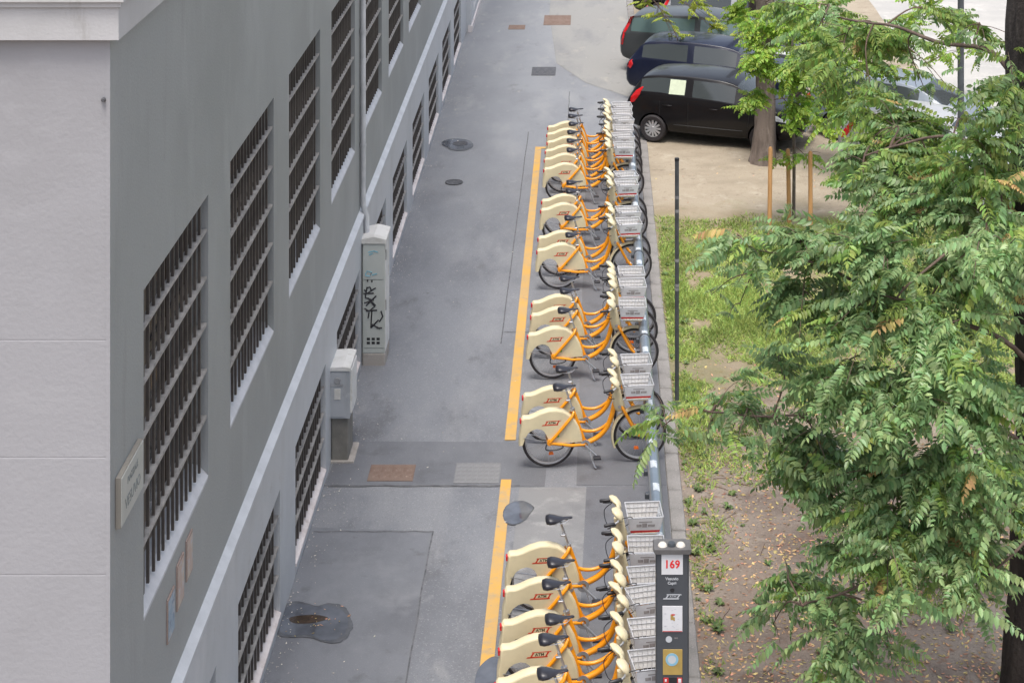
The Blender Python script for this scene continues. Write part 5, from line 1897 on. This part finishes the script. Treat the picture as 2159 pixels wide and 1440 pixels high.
make_tree('street_tree', 'tree with dark trunk behind the blue grey car', None, (9.35, 41.5, 0),
          [(9.35, 41.5, -.05), (9.35, 41.5, 1.2), (9.3, 41.5, 3.0), (9.25, 41.5, 5.0)], [.24, .2, .17, .12], 'bark',
          [([(9.3, 41.5, 2.6), (7.6, 41.0, 3.3), (6.8, 40.6, 3.5)], .05), ([(9.3, 41.5, 2.4), (8.9, 41.0, 3.0), (9.4, 40.7, 3.2)], .05)],
          [far_clump(*c) for c in ((1900, 60, 40.5, 55, 45, .7), (1960, 130, 40.5, 40, 30, .5), (2010, 50, 41, 50, 35, .6), (2060, 120, 41, 30, 20, .5), (1960, 20, 40.5, 60, 30, .7))],
          tmpl_small, 'leaf_light')


# ------------------------------------------------------------------ grass, weeds, leaf litter
def gz(x, y):
    e = min(1, (x - KX1) / .5)
    return max(-.005, verge_z(x, y) * max(.2, e))


def fbm(x, y, s):
    return noise.noise((x * s, y * s, 1.3)) + .5 * noise.noise((x * s * 2.1, y * s * 2.1, 4.1)) + .25 * noise.noise((x * s * 4.3, y * s * 4.3, 7.7))


V, F = [], []
for _ in range(230000):
    x, y = random.uniform(KX1 + .03, 7.4), random.triangular(17, 34.4, 29)
    d = fbm(x, y, .75) * .9 + fbm(x + 9, y, 2.5) * .45
    thr = float(np.interp(y, (17, 21, 24, 26.5, 29, 33), (.74, .62, .24, -.10, -.26, -.12)))
    if y > 32.4:
        thr += (y - 32.4) * .9
    if x < 1.45 and y < 34:
        thr -= .35
    if d < thr + random.uniform(-.25, .25):
        continue
    z = gz(x, y)
    h = random.uniform(.025, .075) * (1.2 if d > thr + .5 else .8)
    a = random.uniform(0, 6.283)
    w = random.uniform(.006, .015)
    lx, ly = random.gauss(0, .045), random.gauss(0, .045)
    n = len(V)
    V += [(x - w * math.cos(a), y - w * math.sin(a), z - .004), (x + w * math.cos(a), y + w * math.sin(a), z - .004), (x + lx, y + ly, z + h)]
    F.append((n, n + 1, n + 2))
me = bpy.data.meshes.new('grass')
me.from_pydata(V, [], F)
me.materials.append(M['grass'])
g = bpy.data.objects.new('grass', me)
COL.objects.link(g)
tag(g, 'short patchy green grass on the earth beside the kerb', 'grass', kind='stuff')


def scatter(name, n, fx, size, material, label, cat):
    V, F = [], []
    for _ in range(n):
        q = fx()
        if q is None:
            continue
        x, y, z = q
        s = random.uniform(*size)
        a = random.uniform(0, 6.283)
        ca, sa = math.cos(a) * s, math.sin(a) * s
        k = random.uniform(.3, .55)
        up = random.uniform(.1, .5) * s
        b = len(V)
        V += [(x - ca, y - sa, z + .003), (x - sa * k, y + ca * k, z + .003 + up * .5), (x + ca, y + sa, z + .003 + up), (x + sa * k, y - ca * k, z + .002)]
        F.append((b, b + 1, b + 2, b + 3))
    me = bpy.data.meshes.new(name)
    me.from_pydata(V, [], F)
    me.materials.append(M[material])
    o = bpy.data.objects.new(name, me)
    COL.objects.link(o)
    return tag(o, label, cat, kind='stuff')


def on_verge():
    x, y = random.uniform(KX1, 7.4), random.triangular(15, 27, 17.5)
    if fbm(x + 4, y, .8) < random.uniform(-.9, .6):
        return None
    return x, y, gz(x, y)


def on_verge_far():
    x, y = random.uniform(KX1, 7), random.uniform(24, 37.5)
    if fbm(x + 14, y, .9) < random.uniform(-.2, 1.0):
        return None
    return x, y, gz(x, y)


def along_wall():
    x = -3.24 + abs(random.gauss(0, .16))
    y = random.uniform(15, 52)
    if fbm(x, y, .7) < random.uniform(-.8, .4):
        return None
    return x, y, .012


def on_pave():
    return random.uniform(-3, .8), random.uniform(15, 52), .012


scatter('leaf_litter', 22000, on_verge, (.014, .034), 'litter', 'dry yellow and brown leaves scattered on the bare earth', 'leaf litter')
scatter('leaf_litter', 1500, on_verge_far, (.014, .03), 'litter', 'sparse fallen leaves on the grass and sandy earth', 'leaf litter')
scatter('leaf_litter', 1800, along_wall, (.006, .016), 'litter_pale', 'pale flakes and dry leaves gathered along the wall foot', 'leaf litter')
scatter('leaf_litter', 160, on_pave, (.008, .018), 'litter_pale', 'few pale leaves and specks scattered over the asphalt', 'leaf litter')
def at_puddle():
    return -2.86 + random.gauss(0, .16), 19.62 + random.gauss(0, .17), .0150


scatter('leaf_litter', 26, at_puddle, (.010, .024), 'litter', 'few yellow leaves lying in the dark puddle', 'leaf litter')
m = MB()
for _ in range(60):                                          # fallen twigs
    x, y = random.uniform(1.2, 6), random.triangular(15.5, 27, 19)
    a, l = random.uniform(0, 6.283), random.uniform(.08, .35)
    pts = [(x + math.cos(a) * l * t + random.gauss(0, .01), y + math.sin(a) * l * t + random.gauss(0, .01), gz(x, y) + .008) for t in (0, .3, .6, 1)]
    m.tube(pts, .0035, 4)
tag(m.build('fallen_twigs', 'twig'), 'thin brown twigs lying on the bare earth', 'twigs', kind='stuff')
# low weeds along the kerb and on the earth
V, F = [], []
for _ in range(150):
    x, y = (random.uniform(KX1 + .02, 1.35), random.uniform(15.5, 33)) if random.random() < .6 else (random.uniform(1.2, 4.5), random.uniform(16, 25))
    z, n_, sz = gz(x, y), random.randint(7, 16), random.uniform(.03, .085)
    for k in range(n_):
        a = random.uniform(0, 6.283)
        l, w = sz * random.uniform(.6, 1.3), sz * .22
        ca, sa = math.cos(a), math.sin(a)
        b = len(V)
        V += [(x, y, z), (x + ca * l * .55 - sa * w, y + sa * l * .55 + ca * w, z + l * .55), (x + ca * l, y + sa * l, z + l * random.uniform(.2, .6)), (x + ca * l * .55 + sa * w, y + sa * l * .55 - ca * w, z + l * .5)]
        F.append((b, b + 1, b + 2, b + 3))
me = bpy.data.meshes.new('weeds')
me.from_pydata(V, [], F)
me.materials.append(M['weed'])
o = bpy.data.objects.new('weeds', me)
COL.objects.link(o)
tag(o, 'low green weeds along the kerb and on the bare earth', 'weeds', kind='stuff')
